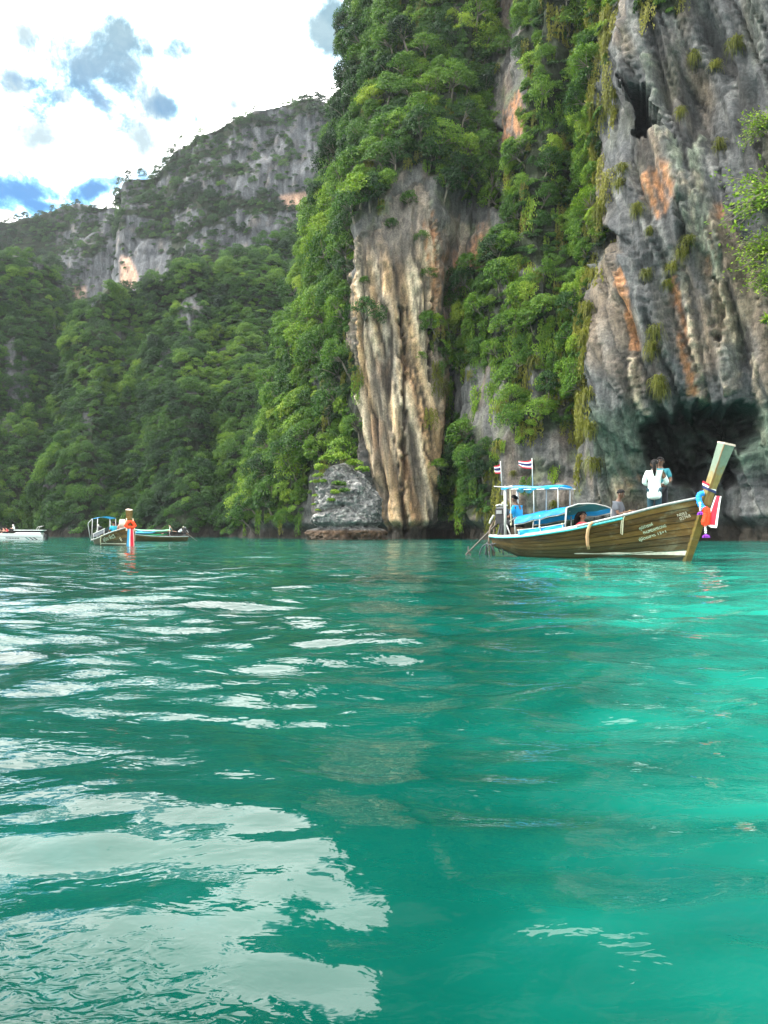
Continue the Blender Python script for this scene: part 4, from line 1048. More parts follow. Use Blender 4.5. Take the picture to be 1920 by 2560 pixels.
LETTER = simple('pale_green_letters', (.50, .62, .46), .6, .3, 16.0)
LETTERW = simple('cream_letters', (.60, .55, .42), .6, .3, 16.0)
REDC = simple('red_cloth', (.52, .012, .035), .7, .15, 6.0); NAVYC = simple('navy_cloth', (.012, .022, .09), .7, .2, 6.0); WHITEC = simple('white_cloth', (.74, .74, .72), .7, .06, 6.0)
BLUEG = simple('blue_garland', (.01, .26, .72), .7, .3, 30.0); ORG = simple('orange_red_garland', (.80, .055, .008), .7, .25, 30.0); PURP = simple('purple_tassel', (.22, .03, .40), .7, .3, 40.0); BEAD = simple('white_beads', (.72, .74, .68), .5, .08)
PINK = simple('bare_pale_endgrain', (.55, .44, .36), .8, .3, 14.0)
LBLUE = simple('sky_blue_cloth', (.05, .30, .55), .7, .2, 8.0)

class Frame:
    """local axes of a boat: x forward, y to port, z up"""
    def __init__(self, S, T):
        self.S = Vector((*S, 0)); T = Vector((*T, 0)); self.L = (T - self.S).length
        self.h = (T - self.S).normalized(); self.l = Vector((-self.h.y, self.h.x, 0)); self.rz = math.atan2(self.h.y, self.h.x)
    def loc(self, px, py, y):
        d = Vector(((px - CX) / F, 1.0, 0)); t = (self.S.dot(self.l) + y) / d.dot(self.l); p = d * t - self.S
        return Vector((p.dot(self.h), y, CAMZ + (HOR - py) / F * t))
    def world(self, p): p = Vector(p); return self.S + self.h * p.x + self.l * p.y + Vector((0, 0, p.z))

class Hull:
    def __init__(self, sx, zg, hb, zk, stem):
        self.sx, self.zg_, self.hb_, self.zk_, self.stem = sx, zg, hb, zk, stem      # stem: (x foot, x at gunwale)
    def at(self, s, t, off=0.0, side=-1):
        xg = self.sx[0] + (self.stem[1] - self.sx[0]) * s; xk = self.sx[0] + .12 + (self.stem[0] - self.sx[0] - .12) * s
        zg = float(np.interp(s, *self.zg_)); zk = float(np.interp(s, *self.zk_)); hb = float(np.interp(s, *self.hb_))
        p = .42 + .5 * s ** 3
        return Vector((xk + (xg - xk) * t, side * (hb * t ** p + off), zk + (zg - zk) * t))
    def y_at(self, x, z):
        s = .7
        for _ in range(12):
            zg = float(np.interp(s, *self.zg_)); zk = float(np.interp(s, *self.zk_)); t = min(max((z - zk) / (zg - zk), .02), 1)
            x0 = self.at(s, t).x; x1 = self.at(min(s + .01, 1.01), t).x; s = min(max(s + (x - x0) / max((x1 - x0) * 100, .1), 0), 1)
        return self.at(s, t).y
def smooth_tab(xs, ys, n=40):
    q = np.linspace(xs[0], xs[-1], n); return (q, pchip(np.array(xs), np.array(ys), q))
def hull_parts(hull, root, nplank=8, rub=None, seed=0):
    r = random.Random(seed); ts = np.linspace(.14, 1.0, nplank + 1); ss = np.linspace(0, 1, 30)
    for side in (-1, 1):
        for k in range(nplank):
            mb = MB(); t0, t1 = ts[k], ts[k + 1]; pts = []
            for (t, o) in ((t0 + .004, 0.0), (t0 + .004, .024), ((t0 + t1) / 2, .016), (t1 - .004, .004), (t1 - .004, -.01)):
                for s in ss: pts.append(hull.at(s, t, o, side))
            mb.quadgrid(pts if side < 0 else [p for row in range(5) for p in pts[row * 30:(row + 1) * 30][::-1]], 30, 5)
            o = mb.build('plank', HULLW, root, False); o['tint'] = r.uniform(.33, .62) - (.10 if k < 3 else 0)
        mb = MB(); pts = [hull.at(s, t, .004, side) for t in (.0, .05, .1, .15) for s in ss]
        mb.quadgrid(pts if side < 0 else [p for row in range(4) for p in pts[row * 30:(row + 1) * 30][::-1]], 30, 4)
        mb.build('bottom', DKGREEN, root, True)
        mb = MB(); mb.tube([hull.at(s, 1.0, .012, side) + Vector((0, 0, .012)) for s in ss], .034, 6); mb.build('gunwale', GUNW, root, True)
    mb = MB(); pts = []                                    # inner lining and bottom boards
    for f in (-1, -.6, 0, .6, 1):
        for s in ss:
            p = hull.at(s, .98 if abs(f) == 1 else .35, -.05, 1); pts.append(Vector((p.x, max(p.y, .01) * f, p.z if abs(f) == 1 else min(p.z, .45))))
    mb.quadgrid(pts, 30, 5); mb.build('lining', DECKW, root)
def deck(hull, root, s0, s1, z, n):
    for k in range(n):
        a = s0 + (s1 - s0) * k / n; b = s0 + (s1 - s0) * (k + .94) / n; mb = MB(); pts = []
        for zz in (z - .03, z):
            for s in (a, b):
                x = hull.sx[0] + (hull.stem[1] - hull.sx[0]) * s; y = max(abs(hull.y_at(x, zz)) - .05, .015)
                pts += [Vector((x, -y, zz)), Vector((x, y, zz))]
        v = len(mb.v); mb.v += [tuple(p) for p in pts]
        for q in ((0, 1, 3, 2), (4, 6, 7, 5), (0, 4, 5, 1), (2, 3, 7, 6), (0, 2, 6, 4), (1, 5, 7, 3)): mb.face([v + i for i in q])
        o = mb.build('deck_plank', DECKW, root); o['tint'] = .4 + .2 * ((k * 7) % 5) / 5
def diamond_loft(path, mat, name, root, cap=None, capname='prow_tip'):
    mb = MB(); n = 4; pts = []
    for (x, z, wf, wl) in path:
        for a in range(4):
            dx, dy = ((wf, 0), (0, wl), (-wf, 0), (0, -wl))[a]
            pts.append(Vector((x + dx, dy, z - dx * .28)))
    mb.quadgrid(pts, 4, len(path), True); b = (len(path) - 1) * 4; mb.face([b, b + 1, b + 2, b + 3])
    o = mb.build(name, mat, root)
    if cap:
        x, z, wf, wl = path[-1]; m2 = MB(); q = []
        for s, dz in ((1.03, -.035), (1.03, .012)):
            for dx, dy in ((wf, 0), (0, wl), (-wf, 0), (0, -wl)): q.append(Vector((x + dx * s, dy * s, z - dx * .28 + dz)))
        m2.quadgrid(q, 4, 2, True); m2.face([4, 5, 6, 7]); m2.build(capname, cap, root)
    return o
FONT_CACHE = []
def text_mesh(body):
    cu = bpy.data.curves.new('lettering', 'FONT'); cu.body = body; cu.size = 1.0; cu.resolution_u = 2; cu.extrude = 0.0
    o = bpy.data.objects.new('lettering', cu); COL.objects.link(o); bpy.context.view_layer.update()
    me = bpy.data.meshes.new_from_object(o.evaluated_get(bpy.context.evaluated_depsgraph_get()))
    bpy.data.objects.remove(o); bpy.data.curves.remove(cu); return me
def letter_on(hull, root, body, p0, p1, mat, hscale=1.0, off=.026, bold=.0):
    """writes body from local point p0 to p1 (x, z) on the starboard side of the hull"""
    me = text_mesh(body); n = len(me.vertices)
    co = np.zeros(n * 3); me.vertices.foreach_get('co', co); co = co.reshape(-1, 3)
    if n == 0: return
    x0, x1 = co[:, 0].min(), co[:, 0].max(); d = np.array([p1[0] - p0[0], p1[1] - p0[1]]); L = np.hypot(*d); d = d / L; nrm = np.array([-d[1], d[0]])
    k = L / (x1 - x0)
    for i in range(n):
        u = (co[i, 0] - x0) * k; v = co[i, 1] * k * hscale
        x = p0[0] + d[0] * u + nrm[0] * v; z = p0[1] + d[1] * u + nrm[1] * v
        co[i] = (x, hull.y_at(x, z) - off, z)
    me.vertices.foreach_set('co', co.ravel()); me.materials.clear(); me.materials.append(mat); me.update()
    return link('lettering', me, root)
def tarp_grid(fn, nu, nv, mat, name, root, smooth=True):
    mb = MB(); mb.quadgrid([fn(u, v) for v in np.linspace(0, 1, nv) for u in np.linspace(0, 1, nu)], nu, nv); return mb.build(name, mat, root, smooth)
def wrinkle(p, k=.012, s=7.0, sd=0.0):
    return float(k * perlin(p.x * s + sd, p.y * s, p.z * s))

def build_engine(root, at, tail_to, tiller_to):
    e = Vector(at); mb = MB()
    mb.box(e + Vector((.02, 0, -.10)), (.34, .26, .22)); mb.box(e + Vector((-.05, 0, .10)), (.24, .22, .20)); mb.box(e + Vector((.14, 0, .06)), (.10, .30, .26))
    eng = mb.build('engine', BLACKM, root)
    mb = MB(); mb.box(e + Vector((-.03, -.02, .10)), (.17, .255, .10)); mb.box(e + Vector((-.05, 0, .225)), (.20, .14, .05)); mb.tube([e + Vector((-.14, -.1, .27)), e + Vector((-.02, -.1, .30)), e + Vector((.08, -.1, .27))], .028, 7)
    mb.build('engine_block', METAL, eng)
    mb = MB(); mb.ball(e + Vector((.08, -.12, .33)), (.05, .05, .045)); mb.tube([e + Vector((.08, -.12, .33)), e + Vector((.2, -.1, .27))], .02, 6); mb.build('air_filter', simple('pale_plastic', (.5, .5, .38), .5), eng)
    mb = MB(); mb.tube([e + Vector((-.2, -.12, .02)), e + Vector((-.3, -.12, -.12)), e + Vector((-.33, -.12, -.2))], [.03, .03, .026], 7); mb.build('exhaust_pipe', PIPE, eng)
    mb = MB(); mb.box(e + Vector((0, 0, -.32)), (.14, .14, .30)); mb.tube([e + Vector((-.1, -.1, -.55)), e + Vector((-.02, -.05, -.2))], .025, 6); mb.tube([e + Vector((.15, .1, -.55)), e + Vector((.04, .05, -.2))], .025, 6); mb.build('engine_mount', STEEL, root)
    mb = MB(); mb.tube([e + Vector((-.15, 0, -.2)), Vector(tail_to)], [.032, .024], 8); t = Vector(tail_to)
    for a in range(3):
        q = Matrix.Rotation(a * 2.094, 3, 'X'); mb.box(t + q @ Vector((0, 0, .09)), (.015, .06, .16), q)
    mb.build('propeller_shaft', simple('weathered_shaft', (.10, .085, .07), .6), root)
    mb = MB(); mb.tube([e + Vector((.06, -.06, -.26)), Vector(tiller_to)], .018, 7); mb.build('tiller', PIPE, root)

# ===== the large longtail boat
FA = Frame((2.94, 20.5), (7.07, 17.5))
HA = Hull((0.0, 5.1), smooth_tab([0, .08, .19, .31, .45, .56, .70, .85, 1], [.56, .54, .56, .63, .74, .86, 1.04, 1.26, 1.44]),
          smooth_tab([0, .05, .12, .22, .42, .56, .70, .85, .96, 1], [.10, .30, .45, .57, .68, .67, .56, .33, .12, .05]),
          smooth_tab([0, .08, .16, .3, .6, .9, 1], [.24, .12, -.03, -.16, -.22, -.18, -.14]), (5.06, 5.42))
boat = empty('longtail_boat', FA.S, FA.rz, 'large brown wooden longtail boat with a blue awning, tall prow and painted lettering', 'boat')
hull_parts(HA, boat, 8, seed=3)
deck(HA, boat, .60, .93, .80, 9); deck(HA, boat, .10, .30, .42, 5)
for s in (.36, .46, .55):
    x = 5.42 * s; mb = MB(); mb.box((x, 0, .44), (.2, 2 * (abs(HA.y_at(x, .44)) - .05), .035)); o = mb.build('thwart', DECKW, boat); o['tint'] = .5
mb = MB(); mb.tube([HA.at(s, .955, .03, -1) for s in np.linspace(0.0, .70, 24)], .03, 6, True); mb.build('rub_rail', TURQ, boat, True)
mb = MB(); mb.tube([HA.at(s, .955, .03, 1) for s in np.linspace(0.0, .70, 24)], .03, 6, True); mb.build('rub_rail', TURQ, boat, True)
mb = MB(); mb.tube([HA.at(s, .99, .028, -1) for s in np.linspace(0.0, .5, 20)], .022, 6); mb.tube([HA.at(0, .99, .03, 1), HA.at(0, .99, .03, -1)], .022, 6); mb.build('white_rail', WHITE, boat, True)
# pale band along the waterline, widening to the stem
pts = []
for (f0) in (0, .5, 1):
    for s in np.linspace(.48, 1.0, 26):
        w = .012 + .085 * (s - .48) / .52; z = .115 + w * f0 + .012 * math.sin(s * 40) * (f0 - .2)
        zg = float(np.interp(s, *HA.zg_)); zk = float(np.interp(s, *HA.zk_)); pts.append(HA.at(s, (z - zk) / (zg - zk), .022, -1))
mb = MB(); mb.quadgrid(pts, 26, 3); mb.build('waterline_band', CREAMP, boat)
diamond_loft([(5.03, -.25, .10, .05), (5.10, .05, .11, .06), (5.22, .45, .125, .075), (5.37, .95, .13, .09), (5.49, 1.36, .135, .10)], STEMW, 'stem_post', boat)['tint'] = .5
diamond_loft([(5.48, 1.30, .14, .11), (5.56, 1.52, .125, .115), (5.62, 1.70, .13, .12), (5.74, 2.05, .145, .13), (5.85, 2.37, .165, .145), (5.95, 2.66, .185, .16)], PROWM, 'prow', boat, PINK)
def line_px(a, b, y=-.45): 
    p, q = FA.loc(*a, y), FA.loc(*b, y); return (p.x, p.z), (q.x, q.z)
letter_on(HA, boat, 'ภูมิดำรงค์', *line_px((1597, 1325), (1629, 1313)), LETTER, 1.15)
letter_on(HA, boat, 'PHUMDAMRONG', *line_px((1606, 1336), (1659, 1317)), LETTER, 1.45)
letter_on(HA, boat, 'ผู้โดยสาร 12+1', *line_px((1594, 1353), (1658, 1331)), LETTER, .8)
letter_on(HA, boat, 'N052', *line_px((1694, 1292), (1716, 1285), -.2), LETTERW, 1.0)
letter_on(HA, boat, '02768', *line_px((1700, 1301), (1725, 1292), -.18), LETTERW, 1.1)
# long blue awning on posts
def awn(u, v, drop=0.0):
    y = -.58 + 1.16 * u; xf = 2.74 + .62 * y; x = .97 + (xf - .97) * v
    ridge = 1.12 + .27 * v; side = .98 + .29 * v
    z = side + (ridge - side) * (1 - abs(y / .58) ** 2.2) - .02 * math.sin(v * math.pi * 3) ** 2
    p = Vector((x, y, z)); p.z += wrinkle(p, .014, 5.0); return p
aw = tarp_grid(awn, 17, 24, CANOPY, 'awning', boat)
for sd in (0, 1):
    tarp_grid(lambda u, v: awn(sd, u) + Vector((0, (-.012 if sd == 0 else .012) * v * 2, -.11 * v)) + Vector((0, wrinkle(awn(sd, u) * 2, .02, 6, v * 3), 0)), 24, 4, CANOPY, 'valance', aw)
mb = MB(); mb.tube([awn(u, 1.0) + Vector((0, 0, -.015)) for u in np.linspace(0, 1, 17)], .016, 6); mb.tube([awn(u, 0) + Vector((0, 0, -.015)) for u in np.linspace(0, 1, 17)], .014, 6)
for uu in (0, .5, 1): mb.tube([awn(uu, v) + Vector((0, 0, -.13 if uu != .5 else -.02)) for v in np.linspace(0, 1, 12)], .013, 6)
mb.build('awning_frame', PIPE, aw, True)
for sd in (-1, 1):
    for v, xo in ((0.0, 0), (.5, 0), (1.0, 0)):
        q = awn(0 if sd < 0 else 1, v); mb = MB(); s = q.x / 5.42; g = HA.at(s, 1.0, -.03, sd); mb.tube([(q.x, q.y, q.z - .02), (q.x - .02, sd * max(abs(g.y) - .02, .2), g.z - .05)], .02 if v == 1.0 else .015, 7); mb.build('post', PIPE, boat, True)
    mb = MB(); mb.tube([(1.04, sd * .585, .71), (1.75, sd * .65, .77), (2.36, sd * .655, .865)], .013, 6); mb.build('side_rail', PIPE, boat, True)
def stp(u, v):
    x = 1.08 + 1.27 * u; yb = -.60 - .055 * min(u * 2, 1); top = .705 + .155 * u; bot = .575 + .15 * u ** 1.4
    p = Vector((x, yb, top + (bot - top) * v)); p.y += wrinkle(p, .03, 6.0, 4.0) * math.sin(v * 3.1); return p
tarp_grid(stp, 26, 8, TARP, 'side_tarp', boat)
mb = MB()
for px in (.02, .5, .97):
    c = stp(px, 0); mb.ball(c + Vector((0, -.02, 0)), .026, 6, 5); mb.tube([c, stp(px, .9) + Vector((.02, -.03, 0))], .008, 5)
mb.build('rope_ties', ROPE, boat)
# small flat roof over the stern
def roof(u, v):
    p = Vector((.50 + 1.65 * u, -.42 + .84 * v, 1.835 - .035 * u + .055 * math.sin(math.pi * v) + .012 * math.sin(u * 9))); p.z += wrinkle(p, .01, 6.0); return p
rf = tarp_grid(roof, 20, 9, TARP, 'stern_roof', boat)
tarp_grid(lambda u, v: roof(u, 0) + Vector((0, -.004, -.012 - .05 * v * (.55 + .45 * math.sin(u * 26)))), 40, 3, TARP, 'roof_edge', rf)
mb = MB()
for k in range(4): mb.box(roof(.24 + .22 * k, 0) + Vector((0, -.012, -.05)), (.22, .006, .018))
mb.build('roof_hem', WHITEC, rf)
mb = MB(); mb.tube([(.28, -.4, 1.88), (.55, -.4, 1.85), (2.22, -.4, 1.775)], .014, 6); mb.tube([(.28, .4, 1.88), (.55, .4, 1.85), (2.22, .4, 1.775)], .014, 6)
for x in (.55, 1.35, 2.12): mb.tube([(x, -.44, 1.845 - .04 * (x - .55)), (x, .44, 1.845 - .04 * (x - .55))], .014, 6)
mb.build('roof_frame', PIPE, rf, True)
for sd in (-1, 1):
    mb = MB(); mb.tube([(.59, sd * .35, .5), (.59, sd * .37, 1.84)], .036, 10); mb.tube([(.62, sd * .35, .86), (.78, sd * .35, .5)], .018, 7); mb.ball((.59, sd * .37, 1.84), .045, 8, 6); mb.tube([(.59, sd * .37, 1.83), (.80, sd * .38, 1.86)], .03, 8); mb.build('roof_pole', PIPE, boat, True)
    for x, z0 in ((1.42, 1.16), (2.08, 1.28)):
        mb = MB(); mb.tube([(x, sd * .38, z0 - .1), (x, sd * .40, 1.80 - .03 * (x - .5))], .013, 7); mb.build('roof_post', PIPE, boat, True)
mb = MB(); mb.tube([(.74, -.38, 1.83), (.75, -.37, 1.4), (.76, -.36, .98), (.78, -.36, .86), (.755, -.36, .82), (.745, -.36, .9)], .012, 6); mb.build('hanging_cord', ROPE, boat, True)
mb = MB(); mb.ball((.92, -.1, 1.77), (.10, .09, .07), 10, 6); mb.ball((1.12, -.05, 1.76), (.11, .1, .08), 10, 6); mb.build('hanging_bag', simple('pale_plastic_bag', (.25, .42, .40), .3), boat, True)
build_engine(boat, (.33, 0, 1.10), (-.72, -.02, .10), (.80, -.14, 1.06))
# bent tube guards at the stern
mb = MB()
def arc(c, rx, rz, a0, a1, y): return [(c[0] + rx * math.cos(a), y, c[1] + rz * math.sin(a)) for a in np.linspace(a0, a1, 10)]
for y in (-.16, .16):
    mb.tube(arc((-.05, -.02), .24, .36, 0.35, math.pi, y), .019, 6); mb.tube([(-.05, y, -.05), (-.09, y, .34), (-.02, y, .40)], .019, 6)
    mb.tube(arc((.32, .10), .32, .24, math.pi * .95, math.pi * 1.55, y), .018, 6); mb.tube(arc((.22, .02), .22, .34, .1, 2.2, y), .017, 6)
    mb.tube([(-.24, y, -.02), (.45, y, -.02)], .02, 6)
mb.build('stern_guard', STEEL, boat, True)
for y in (-.12, .12):
    mb = MB(); mb.tube([(.0, y, -.02), (-.02, y, .5), (.02, y, .78), (.1, y * .5, .98)], .022, 6); mb.build('stern_strut', simple('worn_tan_tube', (.20, .15, .11), .6), boat, True)

# things hanging on the boat
def wobj(name, mb, mat, label, cat, smooth=True):
    o = mb.build(name, mat, None, smooth); o.location = FA.S; o.rotation_euler = (0, 0, FA.rz); return tag(o, label, cat)
mb = MB(); P_ = [FA.loc(px, py, y) for px, py, y in ((1482, 1306, -.70), (1476, 1310, -.73), (1470, 1325, -.745), (1468, 1342, -.74), (1469, 1360, -.71), (1472, 1373, -.67))]
mb.tube(P_, [.035, .038, .04, .04, .038, .034], 9); wobj('hose_fender', mb, HOSE, 'tan hose fender hanging over the side of the large boat', 'fender')
mb = MB(); P_ = [FA.loc(px, py, y) for px, py, y in ((1568, 1284, -.54), (1560, 1284, -.57), (1555, 1292, -.58), (1553, 1312, -.56), (1552, 1334, -.52), (1556, 1337, -.515), (1557, 1320, -.55), (1558, 1298, -.58), (1563, 1286, -.57))]
mb.tube(P_, .013, 6); wobj('rope', mb, ROPE, 'pale rope loop hanging over the gunwale beside the lettering', 'rope')
def flag(base, top, w, h, sag, label):
    root = empty('flag', FA.world(base), FA.rz, label, 'flag')
    b, t = Vector((0, 0, 0)), Vector(top) - Vector(base)
    mb = MB(); mb.tube([b, t + Vector((0, 0, .02))], .010, 6); mb.build('pole', PIPE, root, True)
    mb = MB(); nu = 11; rows = [0, 1 / 6, 2 / 6, 4 / 6, 5 / 6, 1]; mats = [0, 1, 2, 1, 0]
    pts = []
    for v in rows:
        for u in np.linspace(0, 1, nu):
            hh = h * (1 - .55 * u) ; drop = sag[1] * u
            pts.append(t + Vector((-w * u * sag[0], .07 * math.sin(u * 7 + v), -v * hh - drop - .03 * math.sin(u * 4))))
    bse = len(mb.v); mb.v += [tuple(p) for p in pts]
    for j in range(5):
        mb.cur = mats[j]
        for i in range(nu - 1): mb.face((bse + j * nu + i, bse + (j + 1) * nu + i, bse + (j + 1) * nu + i + 1, bse + j * nu + i + 1))
    mb.build('cloth', [REDC, WHITEC, NAVYC], root, True)
f1 = FA.loc(1251, 1155, .3); flag((f1.x + .05, .3, 1.86), f1, .22, .30, (1, .14), 'small drooping striped flag on a pole at the very stern, left of the other flag')
f2 = FA.loc(1330, 1147, 0); flag((f2.x + .02, 0, 1.86), f2, .42, .25, (1, .05), 'larger red, white and blue striped flag flying above the stern roof')
# ribbon sash and garlands on the prow
root = empty('ribbon_sash', FA.S, FA.rz, 'red, white and navy ribbon sash tied round the prow of the large boat', 'ribbon')
def band(z0, z1, mat, off):
    mb = MB(); pts = []
    for z in (z0, z1):
        for k in range(4):
            dx, dy = ((1, 0), (0, 1), (-1, 0), (0, -1))[k]; pts.append(Vector((5.585 + .02 * (z - 1.6) + dx * (.135 + off), dy * (.122 + off), z - dx * .075)))
    mb.quadgrid(pts, 4, 2, True); mb.build('wrap', mat, root)
band(1.71, 1.765, REDC, .012); band(1.665, 1.71, WHITEC, .012); band(1.60, 1.665, NAVYC, .012)
a = FA.loc(1795, 1240, -.17); b_ = FA.loc(1777, 1312, -.25)
for (o0, o1, mt, yy) in ((-.055, -.035, WHITEC, 0), (-.035, .045, REDC, 0), (.045, .07, WHITEC, 0)):
    mb = MB(); pts = []
    for t in np.linspace(0, 1, 9):
        w = 1 + 1.0 * t; c = a.lerp(b_, t) + Vector((0, -.03 * math.sin(t * 3.1), 0))
        for o in (o0, o1): pts.append(c + Vector((o * w, -.004 * math.sin(t * 9), -.12 * o * w)))
    mb.quadgrid(pts, 2, 9); mb.build('tail', mt, root)
mb = MB(); c = b_; pts = [c + Vector((-.11, 0, .012)), c + Vector((.14, 0, -.018)), c + Vector((.12, -.01, -.07)), c + Vector((.0, -.01, -.06))]; mb.slab(pts, (0, -1, 0), .006); mb.build('tail_end', WHITEC, root)
root = empty('flower_garland', FA.S, FA.rz, 'blue and orange-red flower garland with purple tassels round the prow of the large boat', 'garland')
def garl(px, rad, mat, name, n=26):
    P_ = np.array([FA.loc(*p) for p in px]); q = pchip(np.arange(len(P_)), P_, np.linspace(0, len(P_) - 1, n)); mb = MB()
    mb.tube([Vector(v) for v in q], [rad * (1 + .16 * math.sin(i * 2.2)) for i in range(n)], 9); mb.build(name, mat, root, True)
garl([(1760, 1233, -.12), (1751, 1235, -.15), (1747, 1243, -.17), (1749, 1256, -.19), (1754, 1266, -.2), (1760, 1272, -.21)], .062, BLUEG, 'blue_strand')
garl([(1761, 1270, -.20), (1765, 1280, -.22), (1764, 1295, -.24), (1761, 1306, -.25), (1768, 1314, -.25)], .072, ORG, 'orange_strand', 34)
garl([(1771, 1272, -.20), (1772, 1285, -.22), (1770, 1300, -.235), (1768, 1312, -.25)], .06, ORG, 'orange_strand', 34)
for top, n, y in (((1750, 1258), 4, -.25), ((1763, 1315), 4, -.28), ((1786, 1282), 1, .1)):
    mb = MB()
    for k in range(n): mb.ball(FA.loc(top[0] + k * .4, top[1] + k * 5.6, y), .030 - .004 * (k % 2), 8, 6)
    mb.build('beads', BEAD, root, True)
    e = FA.loc(top[0] + n * .4, top[1] + n * 5.6 + 2, y); mb = MB()
    for k in range(26):
        aa = k * 2.4; rr = .02 + .055 * ((k * 37) % 26) / 26; mb.tube([e + Vector((0, 0, .03)), e + Vector((rr * math.cos(aa), rr * math.sin(aa) * .6, .0)), e + Vector((rr * 1.25 * math.cos(aa), rr * math.sin(aa) * .7, -.045))], .010, 4)
    mb.build('tassel', PURP, root)

# ===== the small longtail boat on the left, bow on
FB = Frame((-17.4, 45), (-13.6, 40))
HB = Hull((1.0, 6.3), smooth_tab([0, .15, .35, .55, .75, .9, 1], [.30, .28, .34, .46, .66, .84, .98]), smooth_tab([0, .1, .3, .55, .75, .9, 1], [.3, .55, .72, .78, .66, .36, .06]), smooth_tab([0, .2, .6, 1], [-.05, -.2, -.25, -.25]), (6.2, 6.42))
boatB = empty('longtail_boat', FB.S, FB.rz, 'small dark wooden longtail boat at left seen bow on, with orange garlands round its prow', 'boat')
hull_parts(HB, boatB, 6, seed=8); deck(HB, boatB, .62, .92, .50, 6)
diamond_loft([(6.15, -.3, .10, .08), (6.22, .1, .12, .10), (6.36, .6, .13, .12), (6.44, .98, .135, .14)], HULLW, 'stem_post', boatB)['tint'] = .35
diamond_loft([(6.44, .9, .13, .13), (6.40, 1.2, .13, .15), (6.36, 1.6, .14, .17), (6.33, 1.92, .15, .19)], HULLW, 'prow', boatB, PINK)['tint'] = .55
def lB(a, b, y=-.5):
    p, q = FB.loc(*a, y), FB.loc(*b, y); return (p.x, p.z), (q.x, q.z)
letter_on(HB, boatB, 'จูเลีย พีรวี', (4.15, .20), (5.45, .42), LETTER, .75)
letter_on(HB, boatB, '8', (5.72, .22), (5.86, .25), LETTERW, .9)
pts = []
for f0 in (0, 1):
    for s in np.linspace(.45, .97, 18):
        z = .07 + .05 * f0; zg = float(np.interp(s, *HB.zg_)); zk = float(np.interp(s, *HB.zk_)); pts.append(HB.at(s, (z - zk) / (zg - zk), .024, -1))
mb = MB(); mb.quadgrid(pts, 18, 2); mb.build('waterline_band', CREAMP, boatB)
def roofB(u, v): return Vector((1.45 + 1.1 * u, -.52 + 1.04 * v, 1.50 + .10 * math.sin(math.pi * v) + .03 * u))
rb = tarp_grid(roofB, 8, 9, TARP, 'stern_roof', boatB)
for x in (1.5, 2.5):
    for sd in (-1, 1):
        mb = MB(); mb.tube([(x, sd * .55, .25), (x, sd * .5, 1.5)], .022, 6); mb.build('roof_post', PIPE, boatB, True)
for sd in (-1, 1):
    mb = MB(); mb.tube([(1.0, sd * .45, .2), (1.05, sd * .62, 1.15), (1.1, sd * .62, 1.28), (1.45, sd * .5, 1.5)], .024, 6); mb.build('roof_pole', PIPE, boatB, True)
def awB(u, v):
    y = -.68 + 1.36 * u; return Vector((2.2 + 2.2 * v, y, .62 + .30 * v + .16 * (1 - abs(y / .68) ** 2.2)))
ab = tarp_grid(awB, 11, 10, DARKTARP, 'awning', boatB)
for sd in (0, 1):
    tarp_grid(lambda u, v: awB(sd, u) + Vector((0, 0, -.22 * v)), 10, 3, DARKTARP, 'valance', ab)
    mb = MB(); mb.tube([awB(sd, v) for v in np.linspace(0, 1, 8)], .02, 6); mb.build('awning_frame', PIPE, ab, True)
    for v in (.05, .95):
        q = awB(sd, v); mb = MB(); mb.tube([q, (q.x, q.y * 1.02, .2)], .016, 6); mb.build('post', PIPE, boatB, True)
build_engine(boatB, (1.25, 0, .82), (.2, 0, -.02), (1.8, -.1, .8))
def wobjB(name, mb, mat, label, cat):
    o = mb.build(name, mat, None, True); o.location = FB.S; o.rotation_euler = (0, 0, FB.rz); return tag(o, label, cat)
for k, (px, sd, lab) in enumerate(((244, -1, 'pale rope hanging in a loop over the near side of the small bow-on boat'), (343, 1, 'pale rope end hanging over the far side of the small bow-on boat'))):
    s0 = .60 if sd < 0 else .80; q = HB.at(s0, 1.0, .03, sd); mb = MB(); mb.tube([q + Vector((.25, 0, .05)), q + Vector((0, sd * .03, .02)), q + Vector((-.06, sd * .05, -.2)), q + Vector((-.05, sd * .04, -.48))], .028, 6); wobjB('rope', mb, ROPE, lab, 'rope')
root = empty('flower_garland', FB.S, FB.rz, 'orange flower garlands with pale tips round the prow of the small boat', 'garland')
for sd in (-1, 1):
    mb = MB(); mb.tube([(6.45, 0, 1.30), (6.5, sd * .16, 1.22), (6.52, sd * .25, 1.06), (6.55, sd * .12, .96), (6.58, 0, .98)], [.07, .09, .1, .09, .08], 9); mb.build('orange_strand', ORG, root, True)
    mb = MB(); mb.tube([(6.46, sd * .18, 1.25), (6.44, sd * .17, 1.46)], [.05, .02], 7); mb.tube([(6.55, sd * .2, .98), (6.56, sd * .21, .78)], [.03, .045], 7); mb.build('pale_tip', simple('pale_flower', (.72, .55, .38), .7), root, True)
root = empty('ribbon_sash', FB.S, FB.rz, 'long red, white and blue ribbons hanging from the prow of the small boat', 'ribbon')
for y0, y1, mt in ((-.19, -.07, LBLUE), (-.07, -.02, WHITEC), (-.02, .14, REDC), (.14, .19, simple('pale_pink_cloth', (.7, .35, .33), .7))):
    mb = MB(); pts = []
    for t in np.linspace(0, 1, 9):
        c = Vector((6.60 - .02 * t, 0, .98 - .98 * t)); w = .8 + .3 * t
        for y in (y0, y1): pts.append(c + Vector((-.02 * abs(y) + .012 * math.sin(t * 8 + y * 20), y * w, 0)))
    mb.quadgrid(pts, 2, 9); mb.build('ribbon', mt, root)

